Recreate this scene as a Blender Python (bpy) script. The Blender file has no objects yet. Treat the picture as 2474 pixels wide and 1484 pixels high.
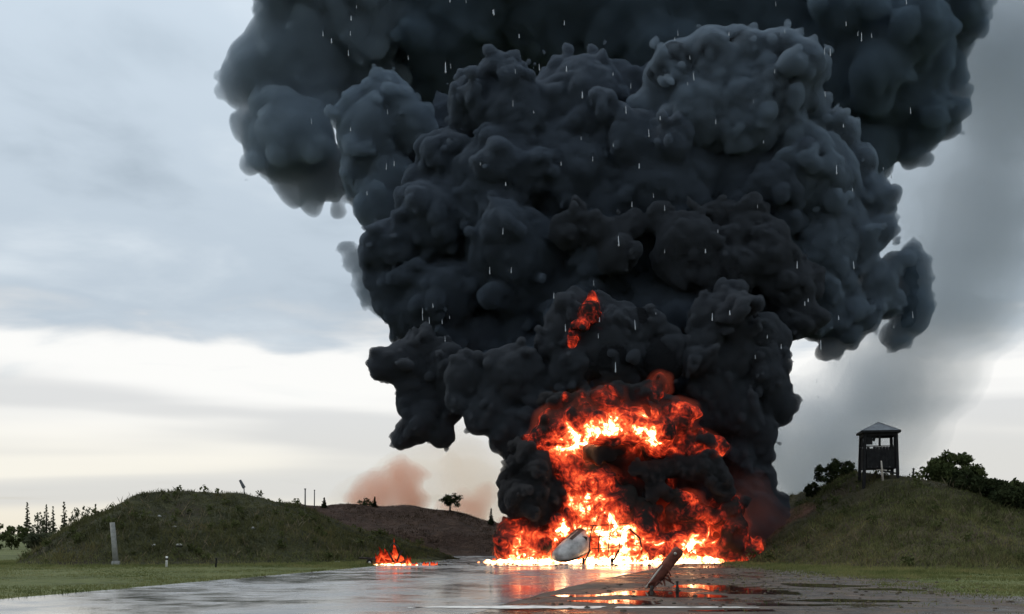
import bpy, bmesh, math, random
import numpy as np
import openvdb as vdb
from mathutils import Vector, Matrix

R = math.radians
rng = np.random.default_rng(7)
rnd = random.Random(11)
S = bpy.context.scene
C = S.collection

# ------------------------------------------------------------------ camera
EYE = 1.7
FOC, CX, HOR, IMW = 2753.0, 1236.5, 1290.0, 2473.0
cam = bpy.data.cameras.new('camera')
cam.sensor_width = 36.0
cam.lens = 36.0 * FOC / IMW
cam.shift_y = (HOR - 742.0) / IMW
cam.clip_start = 0.1
cam.clip_end = 9000.0
camo = bpy.data.objects.new('camera', cam)
camo.location = (0, 0, EYE)
camo.rotation_euler = (R(90), 0, 0)
C.objects.link(camo)
S.camera = camo


def P(x, y, Y):
    """world point at depth Y whose position in the photograph is x, y"""
    return np.array([(x - CX) / FOC * Y, Y, EYE + (HOR - y) / FOC * Y])


def ground_Y(y):
    return EYE * FOC / (y - HOR)


# ------------------------------------------------------------------ world
SUN_AZ, SUN_EL = -52.0, 55.0           # degrees from +Y towards +X
w = bpy.data.worlds.new('World')
S.world = w
w.use_nodes = True
wn, wl = w.node_tree.nodes, w.node_tree.links
wn.clear()


def nd(nodes, typ, **kw):
    n = nodes.new(typ)
    for k, v in kw.items():
        if k in n.inputs.keys():
            n.inputs[k].default_value = v
        else:
            setattr(n, k, v)
    return n


def build_world():
    out = nd(wn, 'ShaderNodeOutputWorld')
    bg = nd(wn, 'ShaderNodeBackground', Strength=0.1)
    sky = nd(wn, 'ShaderNodeTexSky')
    sky.sky_type = 'NISHITA'
    sky.sun_disc = False
    sky.sun_elevation = R(SUN_EL)
    sky.sun_rotation = R(SUN_AZ)
    sky.dust_density = 2.0
    tc = nd(wn, 'ShaderNodeTexCoord')
    sep = nd(wn, 'ShaderNodeSeparateXYZ')
    wl.new(tc.outputs['Generated'], sep.inputs[0])

    def math_(op, a, b=None, c=None, clamp=False):
        n = nd(wn, 'ShaderNodeMath', operation=op, use_clamp=clamp)
        for i, v in enumerate((a, b, c)):
            if v is None:
                continue
            if isinstance(v, (int, float)):
                n.inputs[i].default_value = v
            else:
                wl.new(v, n.inputs[i])
        return n.outputs[0]
    # elevation as a slope, cloud deck seen in perspective
    z = math_('MAXIMUM', sep.outputs[2], 0.0)
    dn = math_('ADD', z, 0.10)
    px = math_('DIVIDE', sep.outputs[0], dn)
    py = math_('DIVIDE', sep.outputs[1], dn)
    com = nd(wn, 'ShaderNodeCombineXYZ')
    wl.new(px, com.inputs[0]); wl.new(py, com.inputs[1])

    def noise(scale, detail, dist=0.0, vec=None, rough=0.5):
        n = nd(wn, 'ShaderNodeTexNoise', Scale=scale, Detail=detail, Distortion=dist, Roughness=rough)
        wl.new(vec or com.outputs[0], n.inputs['Vector'])
        return n.outputs['Fac']

    def ramp(fac, stops, interp='EASE'):
        n = nd(wn, 'ShaderNodeValToRGB')
        n.color_ramp.interpolation = interp
        e = n.color_ramp.elements
        while len(e) < len(stops):
            e.new(0.5)
        for el, (p, c) in zip(e, stops):
            el.position = p
            el.color = (*c, 1) if len(c) == 3 else c
        wl.new(fac, n.inputs[0])
        return n.outputs[0]

    def mix(fac, a, b, typ='MIX'):
        n = nd(wn, 'ShaderNodeMix', data_type='RGBA', blend_type=typ)
        for sock, v in ((n.inputs[0], fac), (n.inputs[6], a), (n.inputs[7], b)):
            if isinstance(v, (int, float)):
                sock.default_value = v
            elif isinstance(v, tuple):
                sock.default_value = (*v, 1)
            else:
                wl.new(v, sock)
        return n.outputs[2]
    big = noise(0.35, 4, 0.4)
    mid = noise(0.9, 6, 0.5)
    fine = noise(2.2, 8, 0.3)
    # bars of stratus close to the horizon: stretched sideways
    mp = nd(wn, 'ShaderNodeMapping')
    mp.inputs['Scale'].default_value = (1.2, 1.2, 15.0)
    wl.new(tc.outputs['Generated'], mp.inputs[0])
    bars = noise(1.1, 3, 0.4, mp.outputs[0], 0.42)
    # grey deck: how solid it is
    edge = math_('ADD', z, math_('MULTIPLY', math_('SUBTRACT', big, 0.5), 0.22))
    edge = math_('ADD', edge, math_('MULTIPLY', math_('SUBTRACT', fine, 0.5), 0.11))
    deck = ramp(edge, [(0.148, (0, 0, 0)), (0.185, (1, 1, 1))])
    deck_col = ramp(math_('ADD', math_('MULTIPLY', mid, 0.6), math_('MULTIPLY', fine, 0.4)),
                    [(0.32, (3.5, 4.2, 4.9)), (0.50, (4.9, 5.7, 6.5)), (0.68, (6.6, 7.3, 7.9))])
    low_col = ramp(z, [(0.0, (8.8, 8.2, 6.9)), (0.05, (9.4, 9.1, 8.2)), (0.12, (9.8, 9.8, 9.6)), (0.3, (9.6, 9.8, 10.0))])
    bar_m = ramp(bars, [(0.48, (0, 0, 0)), (0.64, (0.55, 0.55, 0.55))])
    low_col = mix(bar_m, low_col, (5.6, 5.8, 6.0))
    # an overcast deck grows brighter towards the zenith
    zen = math_('ADD', 0.86, math_('MULTIPLY', z, 1.0))
    cz = nd(wn, 'ShaderNodeCombineColor')
    for i in range(3): wl.new(zen, cz.inputs[i])
    deck_col = mix(1.0, deck_col, cz.outputs[0], 'MULTIPLY')
    cloud = mix(deck, low_col, deck_col)
    # a few thin places in the deck let the blue sky through
    gap = ramp(mid, [(0.60, (0, 0, 0)), (0.74, (0.35, 0.35, 0.35))])
    col = mix(gap, cloud, sky.outputs[0])
    wl.new(col, bg.inputs['Color'])
    wl.new(bg.outputs[0], out.inputs[0])


build_world()

sun = bpy.data.lights.new('sun', 'SUN')
sun.energy = 1.5
sun.angle = R(14)
sun.color = (1.0, 0.95, 0.88)
suno = bpy.data.objects.new('sun', sun)
sd = Vector((math.sin(R(SUN_AZ)) * math.cos(R(SUN_EL)), math.cos(R(SUN_AZ)) * math.cos(R(SUN_EL)), math.sin(R(SUN_EL))))
suno.rotation_euler = sd.to_track_quat('Z', 'Y').to_euler()
suno.location = sd * 300
C.objects.link(suno)

S.view_settings.view_transform = 'Standard'
S.view_settings.look = 'None'
S.view_settings.exposure = 0.0
S.view_settings.gamma = 1.0
S.view_settings.use_curve_mapping = False
S.cycles.use_denoising = True
S.cycles.max_bounces = 6
S.cycles.diffuse_bounces = 3
S.cycles.glossy_bounces = 3
S.cycles.transparent_max_bounces = 12
S.cycles.volume_bounces = 3
S.cycles.sample_clamp_indirect = 6.0


# ------------------------------------------------------------------ helpers
def tag(o, label=None, cat=None, group=None, kind=None):
    if label: o['label'] = label
    if cat: o['category'] = cat
    if group: o['group'] = group
    if kind: o['kind'] = kind
    return o


def empty(name, loc=(0, 0, 0), rz=0.0):
    o = bpy.data.objects.new(name, None)
    o.empty_display_size = 0.3
    o.location = loc
    o.rotation_euler = (0, 0, rz)
    C.objects.link(o)
    return o


def link(name, me, mat=None, parent=None):
    if mat is not None and not me.materials:
        me.materials.append(mat)
    o = bpy.data.objects.new(name, me)
    C.objects.link(o)
    if parent:
        o.parent = parent
    return o


def mesh_np(name, v, f, smooth=True):
    v = np.ascontiguousarray(v, dtype=np.float32)
    f = np.ascontiguousarray(f, dtype=np.int32)
    me = bpy.data.meshes.new(name)
    n, k = f.shape
    me.vertices.add(len(v))
    me.vertices.foreach_set('co', v.ravel())
    me.loops.add(n * k)
    me.loops.foreach_set('vertex_index', f.ravel())
    me.polygons.add(n)
    me.polygons.foreach_set('loop_start', np.arange(0, n * k, k, dtype=np.int32))
    if smooth:
        me.polygons.foreach_set('use_smooth', np.ones(n, dtype=bool))
    me.update(calc_edges=True)
    me.validate()
    return me


def bm_mesh(name, bm, smooth=False):
    me = bpy.data.meshes.new(name)
    bm.normal_update()
    bm.to_mesh(me)
    bm.free()
    if smooth:
        me.polygons.foreach_set('use_smooth', np.ones(len(me.polygons), dtype=bool))
    return me


def add_box(bm, c, s, rot=None, taper=1.0):
    """box centred on c, size s, optional rotation matrix, top scaled by taper"""
    m = rot or Matrix.Identity(3)
    vs = []
    for dz in (-.5, .5):
        t = taper if dz > 0 else 1.0
        for dx, dy in ((-.5, -.5), (.5, -.5), (.5, .5), (-.5, .5)):
            vs.append(bm.verts.new(Vector(c) + m @ Vector((dx * s[0] * t, dy * s[1] * t, dz * s[2]))))
    for q in ((3, 2, 1, 0), (4, 5, 6, 7), (0, 1, 5, 4), (1, 2, 6, 5), (2, 3, 7, 6), (3, 0, 4, 7)):
        bm.faces.new([vs[i] for i in q])
    return vs


def add_tube(bm, pts, rad, seg=10, cap=True, jitter=0.0):
    pts = [Vector(p) for p in pts]
    rings = []
    n = len(pts)
    up = Vector((0, 0, 1))
    for i, p in enumerate(pts):
        d = (pts[min(i + 1, n - 1)] - pts[max(i - 1, 0)]).normalized()
        a = d.cross(up)
        if a.length < 0.05:
            a = d.cross(Vector((0, 1, 0)))
        a.normalize()
        b = d.cross(a).normalized()
        r = rad[i] if hasattr(rad, '__len__') else rad
        ring = []
        for k in range(seg):
            t = 2 * math.pi * k / seg
            rr = r * (1 + jitter * rnd.uniform(-1, 1))
            ring.append(bm.verts.new(p + a * (math.cos(t) * rr) + b * (math.sin(t) * rr)))
        rings.append(ring)
    for i in range(n - 1):
        for k in range(seg):
            bm.faces.new((rings[i][k], rings[i][(k + 1) % seg], rings[i + 1][(k + 1) % seg], rings[i + 1][k]))
    if cap:
        bm.faces.new(rings[0][::-1]); bm.faces.new(rings[-1])
    return rings


# ------------------------------------------------------------------ materials
class MT:
    def __init__(s, name):
        s.m = bpy.data.materials.new(name)
        s.m.use_nodes = True
        s.n, s.l = s.m.node_tree.nodes, s.m.node_tree.links
        s.n.clear()
        s.out = s.n.new('ShaderNodeOutputMaterial')

    def node(s, typ, **kw):
        return nd(s.n, typ, **kw)

    def coord(s, kind='Object', scale=None):
        t = s.node('ShaderNodeTexCoord').outputs[kind] if kind != 'Position' else s.node('ShaderNodeNewGeometry').outputs['Position']
        if scale:
            mp = s.node('ShaderNodeMapping')
            mp.inputs['Scale'].default_value = scale
            s.l.new(t, mp.inputs[0])
            t = mp.outputs[0]
        return t

    def noise(s, vec, scale, detail=4, dist=0.0, rough=0.55):
        n = s.node('ShaderNodeTexNoise', Scale=scale, Detail=detail, Distortion=dist, Roughness=rough)
        s.l.new(vec, n.inputs['Vector'])
        return n.outputs['Fac']

    def math(s, op, a, b=None, clamp=False):
        n = s.node('ShaderNodeMath', operation=op, use_clamp=clamp)
        for i, v in enumerate((a, b)):
            if v is None: continue
            if isinstance(v, (int, float)): n.inputs[i].default_value = v
            else: s.l.new(v, n.inputs[i])
        return n.outputs[0]

    def ramp(s, fac, stops, interp='LINEAR'):
        n = s.node('ShaderNodeValToRGB')
        n.color_ramp.interpolation = interp
        e = n.color_ramp.elements
        while len(e) < len(stops): e.new(0.5)
        for el, (p, c) in zip(e, stops):
            if isinstance(c, (int, float)): c = (c, c, c)
            el.position = p; el.color = (*c, 1)
        s.l.new(fac, n.inputs[0])
        return n.outputs[0]

    def mix(s, fac, a, b, typ='MIX'):
        n = s.node('ShaderNodeMix', data_type='RGBA', blend_type=typ)
        for sock, v in ((n.inputs[0], fac), (n.inputs[6], a), (n.inputs[7], b)):
            if isinstance(v, (int, float)): sock.default_value = v
            elif isinstance(v, tuple): sock.default_value = (*v, 1)
            else: s.l.new(v, sock)
        return n.outputs[2]

    def bump(s, h, strength=0.3, dist=0.1):
        n = s.node('ShaderNodeBump', Strength=strength, Distance=dist)
        s.l.new(h, n.inputs['Height'])
        return n.outputs[0]

    def principled(s, color, rough=0.8, spec=0.3, normal=None, metallic=0.0):
        p = s.node('ShaderNodeBsdfPrincipled')
        for nm, v in (('Base Color', color), ('Roughness', rough), ('Specular IOR Level', spec), ('Metallic', metallic)):
            if isinstance(v, tuple): p.inputs[nm].default_value = (*v, 1)
            elif isinstance(v, (int, float)): p.inputs[nm].default_value = v
            else: s.l.new(v, p.inputs[nm])
        if normal is not None:
            s.l.new(normal, p.inputs['Normal'])
        s.l.new(p.outputs[0], s.out.inputs['Surface'])
        return p


def simple_mat(name, c0, c1, scale=3.0, rough=0.8, spec=0.25, bump=0.3, bscale=None, bdist=0.03, metallic=0.0):
    t = MT(name)
    co = t.coord('Object')
    f = t.noise(co, scale, 6)
    col = t.ramp(f, [(0.3, c0), (0.7, c1)])
    h = t.noise(co, bscale or scale * 4, 6)
    t.principled(col, rough, spec, t.bump(h, bump, bdist), metallic)
    return t.m


def smoke_surface(name, alb, bump=0.5):
    t = MT(name)
    co = t.coord('Position')
    f = t.noise(co, 0.25, 5)
    c0 = tuple(a * 0.75 for a in alb); c1 = tuple(min(1, a * 1.25) for a in alb)
    col = t.ramp(f, [(0.35, c0), (0.65, c1)])
    n = t.math('ADD', t.noise(co, 1.6, 8, 0.3, 0.6), t.math('MULTIPLY', t.noise(co, 0.6, 4), 0.7))
    d = t.node('ShaderNodeBsdfDiffuse', Roughness=1.0)
    t.l.new(col, d.inputs['Color'])
    t.l.new(t.bump(n, bump, 0.5), d.inputs['Normal'])
    t.l.new(d.outputs[0], t.out.inputs['Surface'])
    return t.m


def smoke_volume(name, alb, density, aniso=0.2, emit=None, emit_s=0.0):
    t = MT(name)
    p = t.node('ShaderNodeVolumePrincipled')
    p.inputs['Color'].default_value = (*alb, 1)
    p.inputs['Density'].default_value = density
    p.inputs['Anisotropy'].default_value = aniso
    if emit:
        p.inputs['Emission Color'].default_value = (*emit, 1)
        p.inputs['Emission Strength'].default_value = emit_s
    t.l.new(p.outputs[0], t.out.inputs['Volume'])
    return t.m


# ------------------------------------------------------------------ billowing field
def spline_mat(n, vox, wl_, off):
    """uniform cubic B-spline weights of n samples on a lattice of spacing wl_"""
    t = (np.arange(n) * vox) / wl_ + off
    i = np.floor(t).astype(int); f = t - i
    m = i.max() + 4
    M = np.zeros((n, m), dtype=np.float32)
    r = np.arange(n)
    for k, b in enumerate(((1 - f) ** 3 / 6, (3 * f ** 3 - 6 * f ** 2 + 4) / 6, (-3 * f ** 3 + 3 * f ** 2 + 3 * f + 1) / 6, f ** 3 / 6)):
        M[r, i + k] += b
    return M


def vnoise(shape, vox, wl_, stretch=(1, 1, 1)):
    Ms = [spline_mat(n, vox, wl_ * s, rng.random()) for n, s in zip(shape, stretch)]
    L = rng.uniform(-1, 1, [m.shape[1] for m in Ms]).astype(np.float32)
    a = np.tensordot(Ms[0], L, (1, 0))
    a = np.tensordot(a, Ms[1], (1, 1)).transpose(0, 2, 1)
    a = a @ Ms[2].T
    return a / 0.30


class Field:
    def __init__(s, balls, vox, pad=1.5, warp=0.5, warp_wl=3.0, zmin=None):
        """balls: list of (centre, radius)"""
        c = np.array([b[0] for b in balls]); r = np.array([b[1] for b in balls])
        s.lo = (c - r[:, None]).min(0) - pad
        s.hi = (c + r[:, None]).max(0) + pad
        if zmin is not None: s.lo[2] = max(s.lo[2], zmin)
        s.vox = vox
        s.shape = tuple(np.ceil((s.hi - s.lo) / vox).astype(int) + 1)
        ax = [(s.lo[i] + np.arange(s.shape[i]) * vox).astype(np.float32) for i in range(3)]
        s.W = []
        for i in range(3):
            sh = [1, 1, 1]; sh[i] = -1
            s.W.append(ax[i].reshape(sh) + warp * (vnoise(s.shape, vox, warp_wl) * 0.6 + 0.3 * vnoise(s.shape, vox, warp_wl * 0.45)))
        s.d = np.full(s.shape, 3.0, dtype=np.float32)
        s.reach = warp * 2.0 + 1.0

    def add(s, c, r, k=0.25):
        lo = np.maximum(np.floor((c - r - s.reach - s.lo) / s.vox).astype(int), 0)
        hi = np.minimum(np.ceil((c + r + s.reach - s.lo) / s.vox).astype(int) + 1, s.shape)
        if (hi <= lo).any(): return
        sl = tuple(slice(a, b) for a, b in zip(lo, hi))
        e = np.sqrt((s.W[0][sl] - c[0]) ** 2 + (s.W[1][sl] - c[1]) ** 2 + (s.W[2][sl] - c[2]) ** 2) - r
        a = s.d[sl]
        h = np.maximum(k - np.abs(a - e), 0) / k
        s.d[sl] = np.minimum(a, e) - h * h * k * 0.25

    def billow(s, wl_, amp):
        s.d -= amp * (np.abs(vnoise(s.shape, s.vox, wl_)) - 0.8)

    def rough(s, wl_, amp, stretch=(1, 1, 1)):
        s.d -= amp * vnoise(s.shape, s.vox, wl_, stretch)

    def mesh(s, name, iso=0.0, largest=False):
        d = np.clip((s.d - iso) / (3 * s.vox), -1, 1)
        d[0], d[-1], d[:, 0], d[:, -1], d[:, :, 0], d[:, :, -1] = 1, 1, 1, 1, 1, 1
        g = vdb.FloatGrid(1.0)
        g.copyFromArray(np.ascontiguousarray(d))
        v, t, q = g.convertToPolygons(isovalue=0.0, adaptivity=0.0)
        v = v * s.vox + s.lo
        if largest:
            lab = np.arange(len(v))
            while True:
                m = lab[q].min(1)
                new = lab.copy()
                for k in range(4): np.minimum.at(new, q[:, k], m)
                new = new[new]
                if (new == lab).all(): break
                lab = new
            u, c = np.unique(lab, return_counts=True)
            q = q[lab[q[:, 0]] == u[c.argmax()]]
            used = np.unique(q); re_ = np.zeros(len(v), dtype=int); re_[used] = np.arange(len(used))
            v, q = v[used], re_[q]
        return mesh_np(name, v, q)


def puffs(balls, n1=16, f1=(0.22, 0.42), n2=5, f2=(0.35, 0.5), front=0.65):
    """grow smaller balls over the surface of the larger ones"""
    out = list(balls)
    for c, r in balls:
        for i in range(n1):
            d = rng.normal(size=3)
            if d[1] > 0 and rng.random() < front: d[1] = -d[1]
            d /= np.linalg.norm(d)
            r1 = r * rng.uniform(*f1)
            c1 = c + d * (r * rng.uniform(0.80, 1.0) - r1 * 0.15)
            out.append((c1, r1))
            for j in range(n2):
                e = rng.normal(size=3) + d * 0.8
                e /= np.linalg.norm(e)
                r2 = r1 * rng.uniform(*f2)
                out.append((c1 + e * r1 * 0.9, r2))
    return out


def px_balls(L, Y, dj=0.0):
    out = []
    for b in L:
        x, y, r = b[:3]
        yy = Y + (b[3] if len(b) > 3 else 0.0) + rng.uniform(-dj, dj)
        out.append((P(x, y, yy), r / FOC * yy))
    return out


# ------------------------------------------------------------------ the setting: ground
def grass_ground_mat():
    t = MT('grass_ground')
    co = t.coord('Position')
    a = t.noise(co, 0.12, 5); b = t.noise(co, 1.3, 6); c = t.noise(co, 9.0, 4)
    f = t.math('ADD', t.math('MULTIPLY', a, 0.5), t.math('MULTIPLY', b, 0.5))
    col = t.ramp(f, [(0.36, (0.045, 0.052, 0.018)), (0.50, (0.09, 0.105, 0.036)), (0.64, (0.13, 0.135, 0.055))])
    h = t.math('ADD', b, t.math('MULTIPLY', c, 0.5))
    t.principled(col, 0.9, 0.15, t.bump(h, 0.9, 0.25))
    return t.m


def mud_mat():
    t = MT('wet_mud')
    co = t.coord('Position')
    a = t.noise(co, 0.22, 6, 0.5, 0.6); b = t.noise(co, 1.2, 8, 0.3, 0.65); c = t.noise(co, 7.0, 6)
    col = t.ramp(b, [(0.32, (0.020, 0.016, 0.012)), (0.50, (0.056, 0.040, 0.029)), (0.68, (0.11, 0.082, 0.06))])
    wet = t.math('ADD', t.math('MULTIPLY', a, 0.6), t.math('MULTIPLY', b, 0.4))
    rough = t.ramp(wet, [(0.40, 0.12), (0.50, 0.42), (0.58, 0.85)])
    h = t.math('ADD', b, t.math('MULTIPLY', c, 0.25))
    amt = t.ramp(wet, [(0.42, 0.03), (0.58, 1.0)])
    h = t.math('MULTIPLY', h, amt)
    t.principled(col, rough, 0.35, t.bump(h, 0.8, 0.14))
    return t.m


def tarmac_mat():
    t = MT('wet_tarmac')
    co = t.coord('Position')
    a = t.noise(co, 0.16, 6, 0.8, 0.6); b = t.noise(co, 0.9, 7, 0.3, 0.6); c = t.noise(co, 14.0, 6, 0, 0.7)
    col = t.ramp(b, [(0.30, (0.09, 0.092, 0.095)), (0.50, (0.16, 0.162, 0.163)), (0.70, (0.25, 0.247, 0.24))])
    wet = t.math('ADD', t.math('MULTIPLY', a, 0.62), t.math('MULTIPLY', b, 0.38))
    rough = t.ramp(wet, [(0.38, 0.06), (0.50, 0.17), (0.62, 0.36)])
    h = t.math('ADD', t.math('MULTIPLY', b, 0.6), t.math('MULTIPLY', c, 0.12))
    t.principled(col, rough, 0.5, t.bump(h, 0.10, 0.05))
    return t.m


M_GROUND, M_MUD, M_TARMAC = grass_ground_mat(), mud_mat(), tarmac_mat()


def sheet(name, outline, z, mat, jit=0.0, step=0.6):
    """flat sheet with a ragged outline"""
    pts = []
    n = len(outline)
    for i in range(n):
        a, b = np.array(outline[i], float), np.array(outline[(i + 1) % n], float)
        L = np.linalg.norm(b - a); k = max(1, int(L / step)) if jit else 1
        nrm = np.array([-(b - a)[1], (b - a)[0]]) / L
        for j in range(k):
            pts.append(a + (b - a) * j / k + nrm * jit * (rnd.gauss(0, 0.5) + math.sin(j * 0.37 + i) * 0.5))
    bm = bmesh.new()
    bm.faces.new([bm.verts.new((p[0], p[1], z)) for p in pts])
    bmesh.ops.triangulate(bm, faces=bm.faces[:])
    bm.normal_update()
    for f in bm.faces:
        if f.normal.z < 0: f.normal_flip()
    o = link(name, bm_mesh(name, bm), mat)
    tag(o, kind='structure')
    return o


bm = bmesh.new()
bm.faces.new([bm.verts.new(p) for p in ((-4000, -300, 0), (4000, -300, 0), (4000, 7000, 0), (-4000, 7000, 0))])
tag(link('ground', bm_mesh('ground', bm), M_GROUND), kind='structure')

# taxiway running away from the camera into the blast pen
sheet('muddy_apron', [(-9, -6), (-2.0, 28.5), (1.5, 42.5), (8.2, 66), (12.0, 74), (14.0, 70), (13.6, 58), (13.9, 48), (14.6, 41), (13.0, 33), (16, 26), (20, -6)], 0.004, M_MUD, 0.35)
sheet('taxiway', [(-20.5, -6), (-14.0, 26), (-7.7, 57.0), (-4.5, 72), (-6.0, 94), (6.0, 96), (14.0, 86), (9.9, 66), (3.3, 42.5), (0.0, 28.5), (-6.5, -6)], 0.008, M_TARMAC, 0.07, 0.9)


# ------------------------------------------------------------------ earth banks
class Bank:
    """earth bank: crest polyline (in world units) with a skirt of its own width on each side"""
    def __init__(s, name, crest, wf, wb, vox, mat, seed, lumps=0.55, kx=1.0):
        s.c = np.array(crest)
        s.wf, s.wb, s.name = wf, wb, name
        lo = s.c[:, :2].min(0) - max(wf, wb) - 2; hi = s.c[:, :2].max(0) + max(wf, wb) + 2
        s.lo, s.vox = lo, vox
        nx, ny = np.ceil((hi - lo) / vox).astype(int) + 1
        s.shape = (nx, ny)
        X = lo[0] + np.arange(nx)[:, None] * vox + np.zeros((1, ny))
        Y = lo[1] + np.arange(ny)[None, :] * vox + np.zeros((nx, 1))
        n2 = lambda w_: vnoise((nx, ny, 2), vox, w_)[:, :, 0]
        Xw, Yw = X + 0.5 * n2(4.0), Y + 0.5 * n2(4.0)
        best = np.full((nx, ny), -9.0)
        for a, b in zip(s.c[:-1], s.c[1:]):
            d = b[:2] - a[:2]
            t = np.clip(((Xw - a[0]) * d[0] + (Yw - a[1]) * d[1]) / (d @ d), 0, 1)
            px, py, h = a[0] + t * d[0], a[1] + t * d[1], a[2] + t * (b[2] - a[2])
            ex, ey = Xw - px, Yw - py
            front = ey < 0
            wk = a[3] + t * (b[3] - a[3]) if len(a) > 3 else 1.0
            wd = np.where(front, wf, wb) * (0.35 + 0.65 * np.clip(h / 4.0, 0, 1.2)) * wk
            ex = np.where(ex < 0, ex * kx, ex)
            u = np.clip(1 - np.sqrt(ex ** 2 + ey ** 2) / wd, 0, 1)
            prof = np.where(u < 0.5, 1.35 * u ** 1.25 / (1.35 * 0.5 ** 1.25) * 0.56, 0.56 + (u - 0.5) * 0.88 - np.maximum(u - 0.82, 0) ** 2 * 0.0)
            prof = u * 1.12 * (1 - 0.107 * u) * (0.55 + 0.45 * np.minimum(1, u * 3))
            best = np.maximum(best, h * prof)
        amp = np.clip(best / 1.2, 0, 1)
        Z = best + amp * (lumps * 0.5 * n2(3.0) * 0.6 + lumps * 0.3 * n2(1.2) * 0.6 + 0.10 * n2(0.5) * 0.6)
        s.Z = np.where(best > 0.0, Z, -0.3)
        ii, jj = np.meshgrid(np.arange(nx - 1), np.arange(ny - 1), indexing='ij')
        q = np.stack([ii * ny + jj, (ii + 1) * ny + jj, (ii + 1) * ny + jj + 1, ii * ny + jj + 1], -1).reshape(-1, 4)
        zz = s.Z.ravel()
        keep = (zz[q] > -0.2).any(1)
        q = q[keep]
        used = np.unique(q); remap = np.full(nx * ny, -1); remap[used] = np.arange(len(used))
        v = np.stack([X.ravel(), Y.ravel(), zz], -1)[used]
        s.o = link(name, mesh_np(name, v, remap[q]), mat)
        tag(s.o, kind='structure')

    def z(s, x, y):
        i = (np.asarray(x) - s.lo[0]) / s.vox; j = (np.asarray(y) - s.lo[1]) / s.vox
        ok = (i >= 0) & (j >= 0) & (i < s.shape[0] - 1) & (j < s.shape[1] - 1)
        i0 = np.clip(i.astype(int) if hasattr(i, 'astype') else int(i), 0, s.shape[0] - 2)
        j0 = np.clip(j.astype(int) if hasattr(j, 'astype') else int(j), 0, s.shape[1] - 2)
        fi, fj = i - i0, j - j0
        Z = s.Z
        r = (Z[i0, j0] * (1 - fi) + Z[i0 + 1, j0] * fi) * (1 - fj) + (Z[i0, j0 + 1] * (1 - fi) + Z[i0 + 1, j0 + 1] * fi) * fj
        return np.where(ok, r, -1.0)


def bank_mat(name, c0, c1, c2, soil):
    t = MT(name)
    co = t.coord('Position')
    a = t.noise(co, 0.22, 5, 0.5); b = t.noise(co, 1.1, 7, 0.2, 0.65); c = t.noise(co, 5.0, 6)
    col = t.ramp(b, [(0.32, c0), (0.5, c1), (0.68, c2)])
    sm = t.ramp(t.math('ADD', t.math('MULTIPLY', a, 0.7), t.math('MULTIPLY', c, 0.3)), [(0.50, 0.0), (0.60, 0.85)])
    col = t.mix(sm, col, soil)
    t.principled(col, 0.95, 0.1, t.bump(t.math('ADD', b, t.math('MULTIPLY', c, 0.4)), 1.0, 0.3))
    return t.m


M_BANK_G = bank_mat('bank_turf', (0.016, 0.018, 0.009), (0.032, 0.034, 0.017), (0.052, 0.052, 0.024), (0.030, 0.024, 0.018))
M_BANK_B = bank_mat('bank_soil', (0.026, 0.017, 0.013), (0.046, 0.029, 0.022), (0.065, 0.042, 0.031), (0.038, 0.023, 0.018))
M_BANK_R = bank_mat('bank_rough', (0.024, 0.022, 0.012), (0.050, 0.045, 0.024), (0.075, 0.068, 0.036), (0.055, 0.042, 0.030))

crest = lambda L: [(*P(*q[:3]), q[3] if len(q) > 3 else 1.0) for q in L]
bank_left = Bank('earth_bank', crest([(205, 1352, 68, .5), (250, 1312, 69, .65), (295, 1255, 70, .85), (345, 1196, 72), (450, 1188, 73), (590, 1197, 74), (680, 1220, 75), (760, 1268, 75, .8), (860, 1335, 74, .6)]), 10.5, 12, 0.3, M_BANK_G, 1, kx=1.7)
bank_back = Bank('earth_bank', crest([(500, 1225, 100), (640, 1210, 100), (760, 1214, 100), (880, 1219, 100), (960, 1222, 100), (1060, 1231, 100), (1110, 1238, 100), (1190, 1256, 99), (1260, 1274, 98), (1340, 1315, 98)]), 13, 12, 0.35, M_BANK_B, 2)
bank_right = Bank('earth_bank', crest([(1835, 1250, 92, .30), (1880, 1204, 90, .40), (1960, 1184, 83, .55), (2040, 1152, 76, .72), (2095, 1136, 71.5, .88), (2140, 1134, 69.5, .92), (2185, 1156, 68.5, .9), (2240, 1205, 67.5, .85), (2310, 1248, 66, .8), (2400, 1285, 65, .7), (2520, 1310, 64, .7)]), 16, 13, 0.3, M_BANK_R, 3, kx=1.75)
BANKS = [bank_left, bank_back, bank_right]


def ground_z(x, y):
    z = np.zeros_like(np.asarray(x, float))
    for b in BANKS: z = np.maximum(z, b.z(x, y))
    return z


def G(x, Y):
    """point on the ground or bank at picture column x and depth Y"""
    X = (x - CX) / FOC * Y
    return Vector((X, Y, float(ground_z(np.array([X]), np.array([Y]))[0])))


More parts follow.
